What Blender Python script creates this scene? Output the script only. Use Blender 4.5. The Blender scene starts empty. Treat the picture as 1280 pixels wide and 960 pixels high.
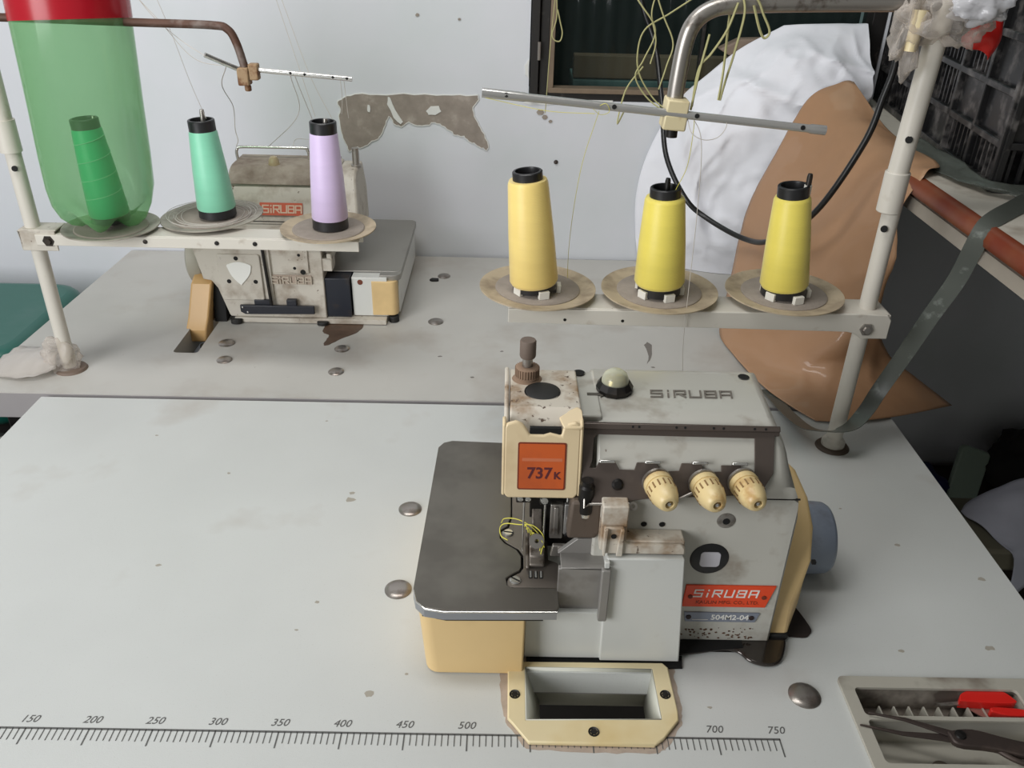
import bpy, bmesh, math, random
from mathutils import Vector, Matrix, Euler, noise
random.seed(7)
TZ = 760.0                      # table top height, mm; all coordinates below: x, y, z in mm, z from the table top
C = bpy.context.scene.collection
pi = math.pi
def W(p): return Vector((p[0]/1000, p[1]/1000, (p[2]+TZ)/1000))

# ------------------------------------------------------------------ materials
def srgb(c):
    return tuple(((v/255)/12.92 if v/255 <= .04045 else ((v/255+.055)/1.055)**2.4) for v in c)
def mat(name, col, rough=.5, metal=0., dirt=None, dscale=20., dlo=.55, dhi=.75, bump=0., bscale=200., var=0., vscale=8., coat=0., spec=.5,
        dirt2=None, d2scale=90., d2lo=.62, d2hi=.68, sheen=0., bdist=.001, stretch=None, wear_rough=None):
    m = bpy.data.materials.new(name); m.use_nodes = True
    nt = m.node_tree; N = nt.nodes; L = nt.links
    b = N['Principled BSDF']; b.inputs['Roughness'].default_value = rough; b.inputs['Metallic'].default_value = metal
    b.inputs['Coat Weight'].default_value = coat; b.inputs['Specular IOR Level'].default_value = spec
    b.inputs['Sheen Weight'].default_value = sheen
    c = srgb(col)+(1,)
    tc = N.new('ShaderNodeTexCoord'); mp = N.new('ShaderNodeMapping'); L.new(tc.outputs['Object'], mp.inputs[0])
    if stretch: mp.inputs['Scale'].default_value = stretch
    def nz(scale, det=4, r=.6):
        n = N.new('ShaderNodeTexNoise'); n.inputs['Scale'].default_value = scale; n.inputs['Detail'].default_value = det
        n.inputs['Roughness'].default_value = r; L.new(mp.outputs[0], n.inputs['Vector']); return n.outputs[0]
    def ramp(src, lo, hi, a, bb):
        r = N.new('ShaderNodeValToRGB'); r.color_ramp.elements[0].position = lo; r.color_ramp.elements[1].position = hi
        r.color_ramp.elements[0].color = a; r.color_ramp.elements[1].color = bb; L.new(src, r.inputs[0]); return r.outputs[0]
    def mix(fac, a, bb):
        x = N.new('ShaderNodeMix'); x.data_type = 'RGBA'
        L.new(fac, x.inputs[0])
        for i, v in ((6, a), (7, bb)):
            if isinstance(v, tuple): x.inputs[i].default_value = v
            else: L.new(v, x.inputs[i])
        return x.outputs[2]
    cur = c
    if var:
        lo = tuple(v*(1-var) for v in c[:3])+(1,); hi = tuple(min(1, v*(1+var)) for v in c[:3])+(1,)
        cur = ramp(nz(vscale), .3, .7, lo, hi)
    if dirt: cur = mix(ramp(nz(dscale), dlo, dhi, (0, 0, 0, 1), (1, 1, 1, 1)), cur, srgb(dirt)+(1,))
    if dirt2: cur = mix(ramp(nz(d2scale, 6, .7), d2lo, d2hi, (0, 0, 0, 1), (1, 1, 1, 1)), cur, srgb(dirt2)+(1,))
    if isinstance(cur, tuple): b.inputs['Base Color'].default_value = cur
    else: L.new(cur, b.inputs['Base Color'])
    if wear_rough: L.new(ramp(nz(wear_rough[0]), .35, .65, (wear_rough[1],)*3+(1,), (wear_rough[2],)*3+(1,)), b.inputs['Roughness'])
    if bump:
        bn = N.new('ShaderNodeBump'); bn.inputs['Strength'].default_value = bump; bn.inputs['Distance'].default_value = bdist
        L.new(nz(bscale, 3), bn.inputs['Height']); L.new(bn.outputs[0], b.inputs['Normal'])
    return m
def film(name, tint, col, fac, rough=.15, bump=0, bscale=30):
    m = bpy.data.materials.new(name); m.use_nodes = True
    nt = m.node_tree; N = nt.nodes; L = nt.links; out = N['Material Output']; b = N['Principled BSDF']
    b.inputs['Base Color'].default_value = srgb(col)+(1,); b.inputs['Roughness'].default_value = rough
    t = N.new('ShaderNodeBsdfTransparent'); t.inputs[0].default_value = tuple(tint)+(1,)
    x = N.new('ShaderNodeMixShader')
    fr = N.new('ShaderNodeLayerWeight'); fr.inputs[0].default_value = .35
    mr = N.new('ShaderNodeMapRange'); mr.inputs[3].default_value = fac; mr.inputs[4].default_value = min(1, fac+.5)
    L.new(fr.outputs['Facing'], mr.inputs[0]); L.new(mr.outputs[0], x.inputs[0])
    L.new(t.outputs[0], x.inputs[1]); L.new(b.outputs[0], x.inputs[2]); L.new(x.outputs[0], out.inputs[0])
    if bump:
        n = N.new('ShaderNodeTexNoise'); n.inputs['Scale'].default_value = bscale; tc = N.new('ShaderNodeTexCoord'); L.new(tc.outputs['Object'], n.inputs['Vector'])
        bn = N.new('ShaderNodeBump'); bn.inputs['Strength'].default_value = bump; bn.inputs['Distance'].default_value = .004
        L.new(n.outputs[0], bn.inputs['Height']); L.new(bn.outputs[0], b.inputs['Normal'])
    return m
def thread_mat(name, col, dark):
    m = mat(name, col, rough=.38, sheen=.25, var=.05, vscale=25, stretch=(.3, .3, 1.6))
    nt = m.node_tree; N = nt.nodes; L = nt.links; b = N['Principled BSDF']
    tc = N.new('ShaderNodeTexCoord'); w = N.new('ShaderNodeTexWave'); w.wave_type = 'BANDS'; w.bands_direction = 'Z'
    w.inputs['Scale'].default_value = 260; w.inputs['Distortion'].default_value = 1.2
    L.new(tc.outputs['Object'], w.inputs['Vector'])
    bn = N.new('ShaderNodeBump'); bn.inputs['Strength'].default_value = .25; bn.inputs['Distance'].default_value = .0004
    L.new(w.outputs[0], bn.inputs['Height']); L.new(bn.outputs[0], b.inputs['Normal'])
    return m

M = dict(
 laminate=mat('laminate', (204, 206, 203), .42, var=.05, vscale=3, dirt=(170, 160, 148), dscale=6, dlo=.60, dhi=.95, bump=.10, bscale=900, dirt2=(165, 160, 152), d2scale=700, d2lo=.60, d2hi=.8),
 laminate_old=mat('laminate_old', (190, 188, 182), .5, var=.06, vscale=4, dirt=(158, 146, 134), dscale=7, dlo=.52, dhi=.9, bump=.08, bscale=700, dirt2=(140, 128, 115), d2scale=60, d2lo=.70, d2hi=.78),
 table_edge=mat('table_edge', (150, 146, 146), .6, var=.08),
 wall=mat('wall_paint', (213, 215, 220), .8, var=.02, vscale=3, bump=.15, bscale=60, dirt=(204, 210, 211), dscale=3, dlo=.5, dhi=.75),
 concrete=mat('concrete', (150, 140, 130), .95, var=.15, vscale=40, bump=.8, bscale=150, dirt=(175, 165, 155), dscale=40),
 plaster_rim=mat('plaster_rim', (222, 222, 218), .9, bump=.5),
 floor=mat('floor_concrete', (58, 54, 50), .9, var=.2),
 ceiling=mat('ceiling_paint', (190, 190, 188), .9),
 dark_wall=mat('dark_wall', (60, 66, 66), .8, var=.1),
 enamel=mat('enamel', (188, 186, 177), .36, dirt=(138, 124, 108), dscale=22, dlo=.54, dhi=.78, dirt2=(92, 68, 48), d2scale=120, d2lo=.70, d2hi=.74, coat=.15, var=.03),
 enamel_dirty=mat('enamel_dirty', (208, 200, 186), .45, dirt=(150, 122, 92), dscale=28, dlo=.50, dhi=.68, dirt2=(78, 55, 38), d2scale=120, d2lo=.60, d2hi=.64, var=.05),
 enamel_clean=mat('enamel_clean', (210, 211, 206), .32, var=.02, dirt=(175, 165, 152), dscale=14, dlo=.62, dhi=.85, coat=.1),
 enamel_old=mat('enamel_old', (196, 190, 178), .5, dirt=(140, 124, 106), dscale=24, dlo=.48, dhi=.74, dirt2=(88, 66, 48), d2scale=130, d2lo=.64, d2hi=.69, var=.06),
 dusty=mat('dusty_enamel', (160, 150, 136), .75, dirt=(120, 106, 92), dscale=30, dlo=.4, dhi=.7),
 cream=mat('cream_plastic', (226, 205, 166), .4, dirt=(198, 170, 128), dscale=14, dlo=.55, dhi=.8, dirt2=(110, 78, 46), d2scale=110, d2lo=.72, d2hi=.76),
 cream_clean=mat('cream_clean', (222, 192, 138), .42, var=.04, dirt=(205, 176, 126), dscale=10),
 tan=mat('tan_plastic', (205, 166, 112), .42, var=.05),
 knob=mat('knob_cream', (226, 203, 150), .35, dirt=(196, 160, 104), dscale=60, dlo=.5, dhi=.7),
 chute=mat('chute_plastic', (230, 214, 172), .4, var=.04, dirt=(220, 196, 140), dscale=10, dlo=.5, dhi=.7),
 chute_in=mat('chute_inside', (205, 205, 192), .5, var=.04),
 brushed=mat('worn_steel', (116, 112, 104), .36, metal=.6, dirt=(103, 99, 92), dscale=9, dlo=.44, dhi=.56, wear_rough=(9, .3, .42)),
 chrome=mat('chrome', (215, 214, 210), .22, metal=.88, dirt=(130, 120, 110), dscale=50, dlo=.6, dhi=.8),
 steel=mat('steel', (165, 160, 154), .35, metal=.8, dirt=(90, 76, 64), dscale=60, dlo=.55, dhi=.75),
 steel_grey=mat('grey_steel_plate', (150, 147, 143), .45, metal=.4, dirt=(110, 104, 98), dscale=18),
 bronze=mat('bronzed_plate', (98, 88, 82), .42, metal=.5, var=.08, dirt=(120, 108, 98), dscale=18),
 dark=mat('dark_metal', (38, 36, 35), .4, metal=.5, dirt=(70, 62, 54), dscale=30),
 black=mat('black_plastic', (26, 26, 28), .4, dirt=(60, 56, 54), dscale=50, dlo=.6, dhi=.85),
 blackcore=mat('black_core', (34, 34, 36), .38),
 void=mat('black_void', (10, 10, 10), .8),
 oil=mat('oily_cast_iron', (66, 60, 56), .18, metal=.6, coat=.6, var=.15, vscale=30),
 rubber=mat('rubber', (30, 29, 28), .6),
 rust=mat('rusty_pipe', (88, 62, 50), .6, metal=.3, dirt=(150, 142, 136), dscale=25, dlo=.5, dhi=.75, var=.2, vscale=40),
 rustclamp=mat('rusty_clamp', (158, 132, 100), .7, dirt=(110, 70, 40), dscale=80, dlo=.45, dhi=.6),
 post=mat('post_paint', (208, 203, 192), .4, dirt=(160, 146, 128), dscale=25, dlo=.62, dhi=.8, dirt2=(110, 90, 72), d2scale=150, d2lo=.72, d2hi=.76),
 dish=mat('dish_plastic', (184, 168, 142), .6, dirt=(140, 124, 104), dscale=30, dlo=.45, dhi=.7),
 dish_grey=mat('dish_grey', (166, 160, 148), .6, dirt=(120, 112, 102), dscale=30, dlo=.45, dhi=.7),
 felt=mat('dusty_felt', (150, 140, 130), .95, var=.12, vscale=60, bump=.6, bscale=600),
 foam=mat('foam_block', (225, 222, 212), .8),
 yellow=thread_mat('yellow_thread', (252, 222, 134), 0), yellow2=thread_mat('lemon_thread', (242, 224, 104), 0),
 mint=thread_mat('mint_thread', (138, 214, 180), 0), lilac=thread_mat('lilac_thread', (216, 196, 232), 0), green=thread_mat('green_thread', (30, 190, 135), 0),
 orange=mat('orange_label', (206, 96, 44), .35, dirt=(176, 84, 44), dscale=16, dlo=.5, dhi=.7), labelred=mat('red_orange_label', (232, 74, 30), .35, var=.04),
 labeldark=mat('label_edge', (120, 50, 28), .6),
 labelgrey=mat('grey_label', (136, 142, 156), .35, metal=.2), white=mat('white_print', (236, 234, 228), .5), ink=mat('dark_ink', (48, 34, 34), .6), rulerink=mat('ruler_ink', (92, 92, 90), .6),
 embossed=mat('embossed_dark', (112, 106, 98), .6), handwheel=mat('handwheel_grey', (132, 142, 158), .38, dirt=(108, 112, 122), dscale=25, var=.04),
 glass=film('sight_glass', (.9, .92, .85), (225, 225, 200), .35, .05),
 pale=mat('pale_plastic', (206, 204, 212), .3), whitepaint=mat('white_sticker', (236, 236, 230), .5),
 kraft=mat('kraft_paper', (170, 131, 98), .55, var=.05, vscale=5, dirt=(172, 130, 96), dscale=6, bump=.8, bscale=12, bdist=.004, coat=.25),
 sack=mat('white_fabric', (234, 235, 241), .75, var=.03, vscale=6, dirt=(226, 224, 222), dscale=5, bump=.6, bscale=9, bdist=.010),
 crate=mat('crate_black', (24, 24, 25), .38, dirt=(108, 104, 102), dscale=40, dlo=.5, dhi=.75),
 wood=mat('worn_counter', (196, 190, 178), .6, dirt=(150, 138, 124), dscale=12), woodedge=mat('red_brown_edge', (122, 66, 40), .4, dirt=(112, 44, 20), dscale=18, dlo=.4, dhi=.65, dirt2=(200, 180, 160), d2scale=70, d2lo=.74, d2hi=.77),
 underedge=mat('counter_underside', (150, 142, 130), .7, var=.1),
 frame=mat('window_frame_black', (34, 32, 31), .45, dirt=(80, 74, 70), dscale=50, dlo=.62, dhi=.75), windowwood=mat('window_wood', (120, 104, 86), .7, var=.15, vscale=30),
 cable=mat('black_cable', (24, 24, 24), .35, dirt=(120, 112, 104), dscale=25, dlo=.66, dhi=.74), strap=film('strap_plastic', (.6, .62, .58), (90, 94, 88), .45, .35, .5, 60),
 bottle=film('green_bottle', (.70, .87, .70), (120, 176, 118), .26, .12, .25, 14), bottlered=film('red_label_film', (.55, .08, .10), (178, 24, 40), .88, .25),
 poly=film('clear_polythene', (.95, .93, .9), (216, 208, 200), .24, .25, 1.0, 40), poly2=film('thick_polythene', (.85, .85, .86), (222, 222, 226), .62, .12, 1.0, 45),
 red=mat('red_plastic', (222, 40, 34), .28, var=.05), redbag=mat('red_film', (226, 40, 34), .3),
 tray=mat('tray_grey', (178, 174, 162), .5, var=.04, dirt=(116, 104, 92), dscale=16, dlo=.54, dhi=.75), traydust=mat('tray_inside', (150, 142, 130), .7, dirt=(84, 74, 66), dscale=22, dlo=.42, dhi=.62),
 oldsteel=mat('blackened_steel', (72, 62, 58), .5, metal=.5, dirt=(98, 84, 76), dscale=30), teal=mat('teal_plastic', (26, 96, 84), .35, var=.08, dirt=(60, 104, 96), dscale=8, dlo=.5, dhi=.8),
 lint=mat('pale_thread', (196, 190, 182), .8), olive=mat('olive_thread', (176, 172, 122), .8), yellowthread=mat('loose_yellow_thread', (222, 214, 92), .7),
 rag=mat('grey_rag', (196, 198, 212), .85, var=.1), stool=mat('olive_stool', (120, 116, 98), .6), bluebag=mat('navy_bag', (22, 26, 78), .6), greenbox=film('greenish_box', (.5, .6, .5), (120, 136, 122), .6, .3),
 cloth_dark=mat('dark_cloth', (38, 36, 34), .9, var=.3), stain=mat('oil_stain', (92, 72, 58), .45, var=.3, vscale=60),
 speck=mat('speck', (166, 160, 148), .7), speck_dark=mat('speck_dark', (120, 114, 108), .7),
 brushed2=mat('dull_steel', (156, 154, 148), .4, metal=.5, dirt=(140, 136, 130), dscale=9), skirt=mat('skirt_steel', (150, 152, 156), .32, metal=.5),
 bar=mat('plated_bar', (186, 185, 182), .25, metal=.6),
 button=mat('steel_button', (158, 152, 146), .3, metal=.8, dirt=(120, 108, 100), dscale=60, dlo=.5, dhi=.7), floral=mat('spotted_fabric', (28, 34, 30), .9, dirt=(180, 180, 170), dscale=40, dlo=.6, dhi=.66),
 rustbolt=mat('brown_dust', (142, 118, 98), .9, var=.12, vscale=60), arrow=mat('arrow_ink', (84, 80, 72), .7))

# ------------------------------------------------------------------ mesh builder (mm)
class MB:
    def __init__(s): s.v = []; s.f = []; s.org = None
    def add(s, vs, fs):
        o = len(s.v); s.v += [tuple(v) for v in vs]; s.f += [tuple(i+o for i in f) for f in fs]; return s
    def box(s, x0, x1, y0, y1, z0, z1, mtx=None):
        vs = [Vector((x, y, z)) for z in (z0, z1) for y in (y0, y1) for x in (x0, x1)]
        if mtx: vs = [mtx @ v for v in vs]
        return s.add(vs, [(0, 2, 3, 1), (4, 5, 7, 6), (0, 1, 5, 4), (2, 6, 7, 3), (0, 4, 6, 2), (1, 3, 7, 5)])
    def prism(s, poly, a, b, axis='Z', mtx=None):      # poly 2D; Z:(x,y) Y:(x,z) X:(y,z)
        def P(p, t): return {'Z': (p[0], p[1], t), 'Y': (p[0], t, p[1]), 'X': (t, p[0], p[1])}[axis]
        vs = [Vector(P(p, a)) for p in poly]+[Vector(P(p, b)) for p in poly]; n = len(poly)
        if mtx: vs = [mtx @ v for v in vs]
        return s.add(vs, [tuple(range(n))[::-1], tuple(range(n, 2*n))]+[(i, (i+1) % n, n+(i+1) % n, n+i) for i in range(n)])
    def tube(s, pts, r, n=8, closed=False, cap=True):
        pts = [Vector(p) for p in pts]; m = len(pts); rr = r if isinstance(r, (list, tuple)) else [r]*m
        up = None; vs = []
        for i, p in enumerate(pts):
            if closed: d = pts[(i+1) % m]-pts[i-1]
            else: d = pts[min(i+1, m-1)]-pts[max(i-1, 0)]
            if d.length < 1e-9: d = Vector((0, 0, 1))
            d.normalize()
            if up is None: up = Vector((0, 0, 1)) if abs(d.z) < .9 else Vector((1, 0, 0))
            u = (up-d*up.dot(d)); u.normalize(); w = d.cross(u); up = u
            for k in range(n):
                t = 2*pi*k/n; vs.append(p+(u*math.cos(t)+w*math.sin(t))*rr[i])
        fs = []
        for i in range(m if closed else m-1):
            for k in range(n):
                a = i*n+k; b = i*n+(k+1) % n; j = (i+1) % m
                fs.append((a, b, j*n+(k+1) % n, j*n+k))
        if cap and not closed: fs += [tuple(range(n))[::-1], tuple(range((m-1)*n, m*n))]
        return s.add(vs, fs)
    def lathe(s, prof, mtx=None, n=40, close=False):      # prof list (r,z) about Z, mtx places it
        mtx = mtx or Matrix(); vs = []; fs = []
        for r, z in prof:
            for k in range(n):
                t = 2*pi*k/n; vs.append(mtx @ Vector((max(r, .001)*math.cos(t), max(r, .001)*math.sin(t), z)))
        m = len(prof)
        for i in range(m if close else m-1):
            j = (i+1) % m
            for k in range(n): fs.append((i*n+k, i*n+(k+1) % n, j*n+(k+1) % n, j*n+k))
        return s.add(vs, fs)
    def grid(s, rows, closed=False, thick=0):
        rows = [[Vector(p) for p in r] for r in rows]; m = len(rows); n = len(rows[0]); vs = [p for r in rows for p in r]
        fs = [(i*n+k, i*n+k+1, (i+1)*n+k+1, (i+1)*n+k) for i in range(m-1) for k in range(n-1)]
        return s.add(vs, fs)
    def plate(s, outer, holes, z0, z1, mtx=None):         # slab with holes, in XY
        bm = bmesh.new()
        for loop in [outer]+holes:
            vs = [bm.verts.new((p[0], p[1], z1)) for p in loop]
            for i in range(len(vs)): bm.edges.new((vs[i], vs[(i+1) % len(vs)]))
        bmesh.ops.triangle_fill(bm, use_beauty=True, use_dissolve=False, edges=bm.edges[:])
        for f in bm.faces:
            f.normal_update()
            if f.normal.z < 0: f.normal_flip()
        r = bmesh.ops.extrude_face_region(bm, geom=bm.faces[:])
        for e in r['geom']:
            if isinstance(e, bmesh.types.BMVert): e.co.z = z0
        bmesh.ops.recalc_face_normals(bm, faces=bm.faces[:])
        bm.verts.index_update()
        vs = [v.co.copy() for v in bm.verts]; fs = [tuple(v.index for v in f.verts) for f in bm.faces]; bm.free()
        if mtx: vs = [mtx @ v for v in vs]
        return s.add(vs, fs)
    def xf(s, m): s.v = [tuple(m @ Vector(v)) for v in s.v]; return s
    def build(s, name, mt, parent=None, loc=None, bev=0, smooth=35, sub=0, solid=0, seg=2, recalc=True):
        if parent is not None: L = Vector(parent['_o'])
        else:
            xs = [v[0] for v in s.v]; ys = [v[1] for v in s.v]; zs = [v[2] for v in s.v]
            L = Vector(loc) if loc else Vector(((min(xs)+max(xs))/2, (min(ys)+max(ys))/2, min(zs)))
        me = bpy.data.meshes.new(name)
        me.from_pydata([((v[0]-L.x)/1000, (v[1]-L.y)/1000, (v[2]-L.z)/1000) for v in s.v], [], s.f)
        bm = bmesh.new(); bm.from_mesh(me)
        if bev: bmesh.ops.remove_doubles(bm, verts=bm.verts[:], dist=1e-6)
        if recalc: bmesh.ops.recalc_face_normals(bm, faces=bm.faces[:])
        bm.to_mesh(me); bm.free()
        me.materials.append(M[mt] if isinstance(mt, str) else mt)
        for p in me.polygons: p.use_smooth = True
        if not sub: me.set_sharp_from_angle(angle=math.radians(smooth))
        o = bpy.data.objects.new(name, me); C.objects.link(o); o['_o'] = tuple(L)
        if parent is not None: o.parent = parent
        else: o.location = W(L)
        if bev:
            b = o.modifiers.new('bevel', 'BEVEL'); b.width = bev/1000; b.segments = seg; b.limit_method = 'ANGLE'; b.angle_limit = math.radians(40)
        if solid:
            b = o.modifiers.new('solid', 'SOLIDIFY'); b.thickness = solid/1000; b.offset = 0
        if sub:
            b = o.modifiers.new('sub', 'SUBSURF'); b.levels = sub; b.render_levels = sub
        return o
def tag(o, label=None, cat=None, group=None, kind=None):
    if label: o['label'] = label
    if cat: o['category'] = cat
    if group: o['group'] = group
    if kind: o['kind'] = kind
    return o
def thing(name, label, cat, loc, group=None):
    o = bpy.data.objects.new(name, None); C.objects.link(o); o.location = W(loc); o['_o'] = tuple(loc); o.empty_display_size = .02
    return tag(o, label, cat, group)
def T(x, y, z): return Matrix.Translation((x, y, z))
def R(ax, deg): return Matrix.Rotation(math.radians(deg), 4, ax)
def along(p, d):          # matrix taking +Z to direction d, origin p
    return T(*p) @ Vector(d).normalized().to_track_quat('Z', 'Y').to_matrix().to_4x4()
def rrect(x0, x1, y0, y1, r, n=5, rs=None):
    rs = rs or [r]*4; out = []
    for (cx, cy, a, q) in ((x1, y1, 0, 0), (x0, y1, 90, 1), (x0, y0, 180, 2), (x1, y0, 270, 3)):
        rr = max(rs[q], .01); sx = -1 if q in (0, 3) else 1; sy = -1 if q in (0, 1) else 1
        for k in range(n+1):
            t = math.radians(a+90*k/n); out.append((cx+sx*rr+rr*math.cos(t), cy+sy*rr+rr*math.sin(t)))
    return out
def circ(cx, cy, r, n=24, ry=None): return [(cx+r*math.cos(2*pi*k/n), cy+(ry or r)*math.sin(2*pi*k/n)) for k in range(n)]
def spline(pts, k=8):
    P = [Vector(p) for p in pts]; P = [P[0]*2-P[1]]+P+[P[-1]*2-P[-2]]; out = []
    for i in range(1, len(P)-2):
        for j in range(k):
            t = j/k; a, b, c, d = P[i-1:i+3]
            out.append(.5*((2*b)+(c-a)*t+(2*a-5*b+4*c-d)*t*t+(3*b-a-3*c+d)*t**3))
    out.append(P[-2]); return out
def spl2(pts, k=5): return [(v.x, v.y) for v in spline([(p[0], p[1], 0) for p in pts]+[(pts[0][0], pts[0][1], 0)], k)][:-1]

# ------------------------------------------------------------------ lettering
def text_geo(mb, s, size, org, ux, uy, depth=.3, shear=0, align='CENTER', bold=0):
    cu = bpy.data.curves.new('t', 'FONT'); cu.body = s; cu.size = size; cu.align_x = align; cu.align_y = 'CENTER'; cu.shear = shear; cu.extrude = depth/2; cu.offset = bold; cu.resolution_u = 3
    ob = bpy.data.objects.new('t', cu); C.objects.link(ob); dg = bpy.context.evaluated_depsgraph_get(); dg.update()
    me = bpy.data.meshes.new_from_object(ob.evaluated_get(dg))
    ux = Vector(ux).normalized(); uy = Vector(uy).normalized(); n = ux.cross(uy); o = Vector(org)
    mb.add([o+ux*v.co.x+uy*v.co.y+n*v.co.z for v in me.vertices], [tuple(p.vertices) for p in me.polygons])
    bpy.data.objects.remove(ob); bpy.data.curves.remove(cu); bpy.data.meshes.remove(me)
LET = {'S': [[(1, 1), (0, 1), (0, .52), (1, .52), (1, 0), (0, 0)]], 'i': [[(.5, 0), (.5, .52)], [(.5, .93), (.5, 1.0)]],
       'R': [[(0, 0), (0, 1), (1, 1), (1, .48), (.25, .48)], [(.45, .48), (1, 0)]], 'U': [[(0, 1), (0, 0), (1, 0), (1, 1)]],
       'B': [[(0, 0), (0, 1), (1, 1), (1, 0), (0, 0)], [(0, .52), (1, .52)]], 'A': [[(0, 0), (0, 1), (1, 1), (1, 0)], [(0, .42), (1, .42)]]}
def logo(mb, s, org, ux, uy, h, w, stroke, depth=.3, shear=.12, gap=.35):
    ux = Vector(ux).normalized(); uy = Vector(uy).normalized(); n = ux.cross(uy); x = 0; o = Vector(org); tot = 0
    adv = lambda c: (w*.30 if c == 'i' else w)
    tot = sum(adv(c)+gap*w for c in s)-gap*w; x = -tot/2
    for c in s:
        cw = adv(c); q_ = 0
        for line in LET[c]:
            P = [(x+(p[0] if c != 'i' else .5)*cw+shear*p[1]*h, (p[1]-.5)*h) for p in line]
            for a, b in zip(P[:-1], P[1:]):
                d = Vector((b[0]-a[0], b[1]-a[1])); l = d.length; q_ += 1; d /= l; q = Vector((-d.y, d.x))*stroke/2; e = d*stroke/2*.98
                cs = [Vector(a)-e-q, Vector(b)+e-q, Vector(b)+e+q, Vector(a)-e+q]
                vs = [o+ux*c2.x+uy*c2.y+n*t for t in (0, depth+.03*(q_ % 4)) for c2 in cs]
                mb.add(vs, [(3, 2, 1, 0), (4, 5, 6, 7), (0, 1, 5, 4), (1, 2, 6, 5), (2, 3, 7, 6), (3, 0, 4, 7)])
        x += cw+gap*w

# ------------------------------------------------------------------ the setting
def struct(o): o['kind'] = 'structure'; return o
mb = MB(); mb.plate([(-1500, -1400), (2300, -1400), (2300, 1900), (-1500, 1900)], [], -800, -760); struct(mb.build('floor', 'floor'))
# back wall with a window opening (x 556-1130, z 284-1100), drawn in x,z then stood up
stand = Matrix(((1, 0, 0, 0), (0, 0, -1, 0), (0, 1, 0, 0), (0, 0, 0, 1)))
mb = MB(); mb.plate([(-1500, -760), (2300, -760), (2300, 1740), (-1500, 1740)], [[(556, 284), (1136, 284), (1136, 1150), (556, 1150)]], 0, 120, T(0, 1160, 0) @ stand)
WB = struct(mb.build('wall_back', 'wall', smooth=20))
mb = MB(); mb.box(-1500, 2300, -1400, 1900, 1740, 1780); struct(mb.build('ceiling', 'ceiling'))
mb = MB(); mb.box(2300, 2340, -1400, 1900, -760, 1740); struct(mb.build('wall_right', 'dark_wall'))
# flaked plaster patch on the wall: bare render with a raised white rim of paint
patch = [(232, 250), (236, 262), (232, 274), (243, 281), (262, 287), (300, 287), (345, 290), (400, 288), (440, 290), (470, 290), (472, 283), (462, 270), (464, 255), (472, 240), (482, 225), (489, 205), (486, 197), (476, 201), (468, 206), (455, 212), (447, 221), (432, 222), (424, 229), (408, 238), (397, 243), (380, 238), (366, 237), (352, 243), (338, 234), (325, 240), (318, 252), (312, 238), (306, 225), (298, 213), (282, 205), (270, 198), (255, 196), (246, 190), (240, 205), (234, 225)]
def jag(P, a=1.6, k=3):
    out = []
    for i in range(len(P)):
        p, q = Vector(P[i]), Vector(P[(i+1) % len(P)])
        for j in range(k):
            t = j/k; out.append((p.lerp(q, t).x+(random.uniform(-a, a) if j else 0), p.lerp(q, t).y+(random.uniform(-a, a) if j else 0)))
    return out
pj = jag(patch)
mb = MB(); mb.prism(pj, 1038.2, 1041, 'Y'); mb.build('bare_plaster', 'concrete', WB)
mb = MB()
for isl in ([(318, 284), (322, 282), (330, 262), (342, 243), (338, 239), (326, 250), (316, 272)], [(382, 262), (390, 270), (404, 271), (408, 262), (398, 256), (386, 256)], [(283, 270), (287, 268), (286, 258), (282, 260)]):
    mb.prism(jag(isl, 1, 2), 1036.6, 1040, 'Y')
mb.build('plaster_flake', 'plaster_rim', WB)
cen = Vector((sum(p[0] for p in pj)/len(pj), sum(p[1] for p in pj)/len(pj)))
mb = MB(); mb.tube([(p[0], 1039, p[1]) for p in pj], 1.3, 5, closed=True); mb.build('paint_rim', 'plaster_rim', WB)
mb = MB()
for (x, z, r) in ((577, 264, 5), (585, 256, 4), (595, 249, 2.6), (372, 413, 2.6), (440, 408, 2)):
    mb.prism(jag([(x+r*math.cos(t*pi/3)*1.3, z+r*math.sin(t*pi/3)) for t in range(6)], .5, 2), 1038.6, 1040.5, 'Y')
mb.build('wall_chip', 'concrete', WB)
mb = MB(); mb.prism(jag([(556, 284), (700, 286), (700, 282), (620, 280), (590, 277), (560, 276), (548, 279)], 1.2, 3), 1038.5, 1041, 'Y'); mb.prism(jag([(556, 318), (549, 325), (548, 340), (556, 350)], 1.2, 3), 1038.5, 1041, 'Y'); mb.build('plaster_rim', 'plaster_rim', WB)
# window
wf = struct(thing('window_1', None, None, (846, 1050, 284)))
mb = MB(); mb.box(558, 571, 1030, 1090, 286, 1150); mb.box(573, 588, 1038, 1085, 292, 1150); mb.box(571, 573, 1045, 1085, 286, 1150); mb.box(1112, 1134, 1040, 1085, 286, 1150); mb.box(558, 1134, 1040, 1085, 285, 297)
mb.box(842, 848, 1062, 1078, 300, 1150); mb.build('window_frame', 'frame', wf, bev=1)
mb = MB(); mb.box(588, 597, 1036, 1060, 297, 1150); mb.box(590, 1112, 1034, 1062, 297, 305); mb.build('window_trim', 'windowwood', wf, bev=1)
mb = MB(); mb.tube([(571, 1028, 350), (571, 1028, 378)], 2.6, 10); mb.build('hinge', 'steel', wf)
gm = film('ribbed_glass', (.55, .66, .64), (60, 70, 68), .18, .06)
mb = MB(); rows = []
for z in range(300, 1151, 50):
    rows.append([(597+i*3.0, 1070+1.6*math.sin(i*.75)+1.0*math.sin(i*.31+1), z) for i in range(174)])
mb.grid(rows); mb.build('pane', gm, wf, smooth=180)
mb = MB(); mb.box(400, 1400, 1700, 1720, -300, 1300); mb.box(400, 420, 1165, 1700, -300, 1300); mb.box(1380, 1400, 1165, 1700, -300, 1300); mb.box(400, 1400, 1165, 1700, -320, -300);  # dark open-topped box added behind the glass to hold back world light
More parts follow.
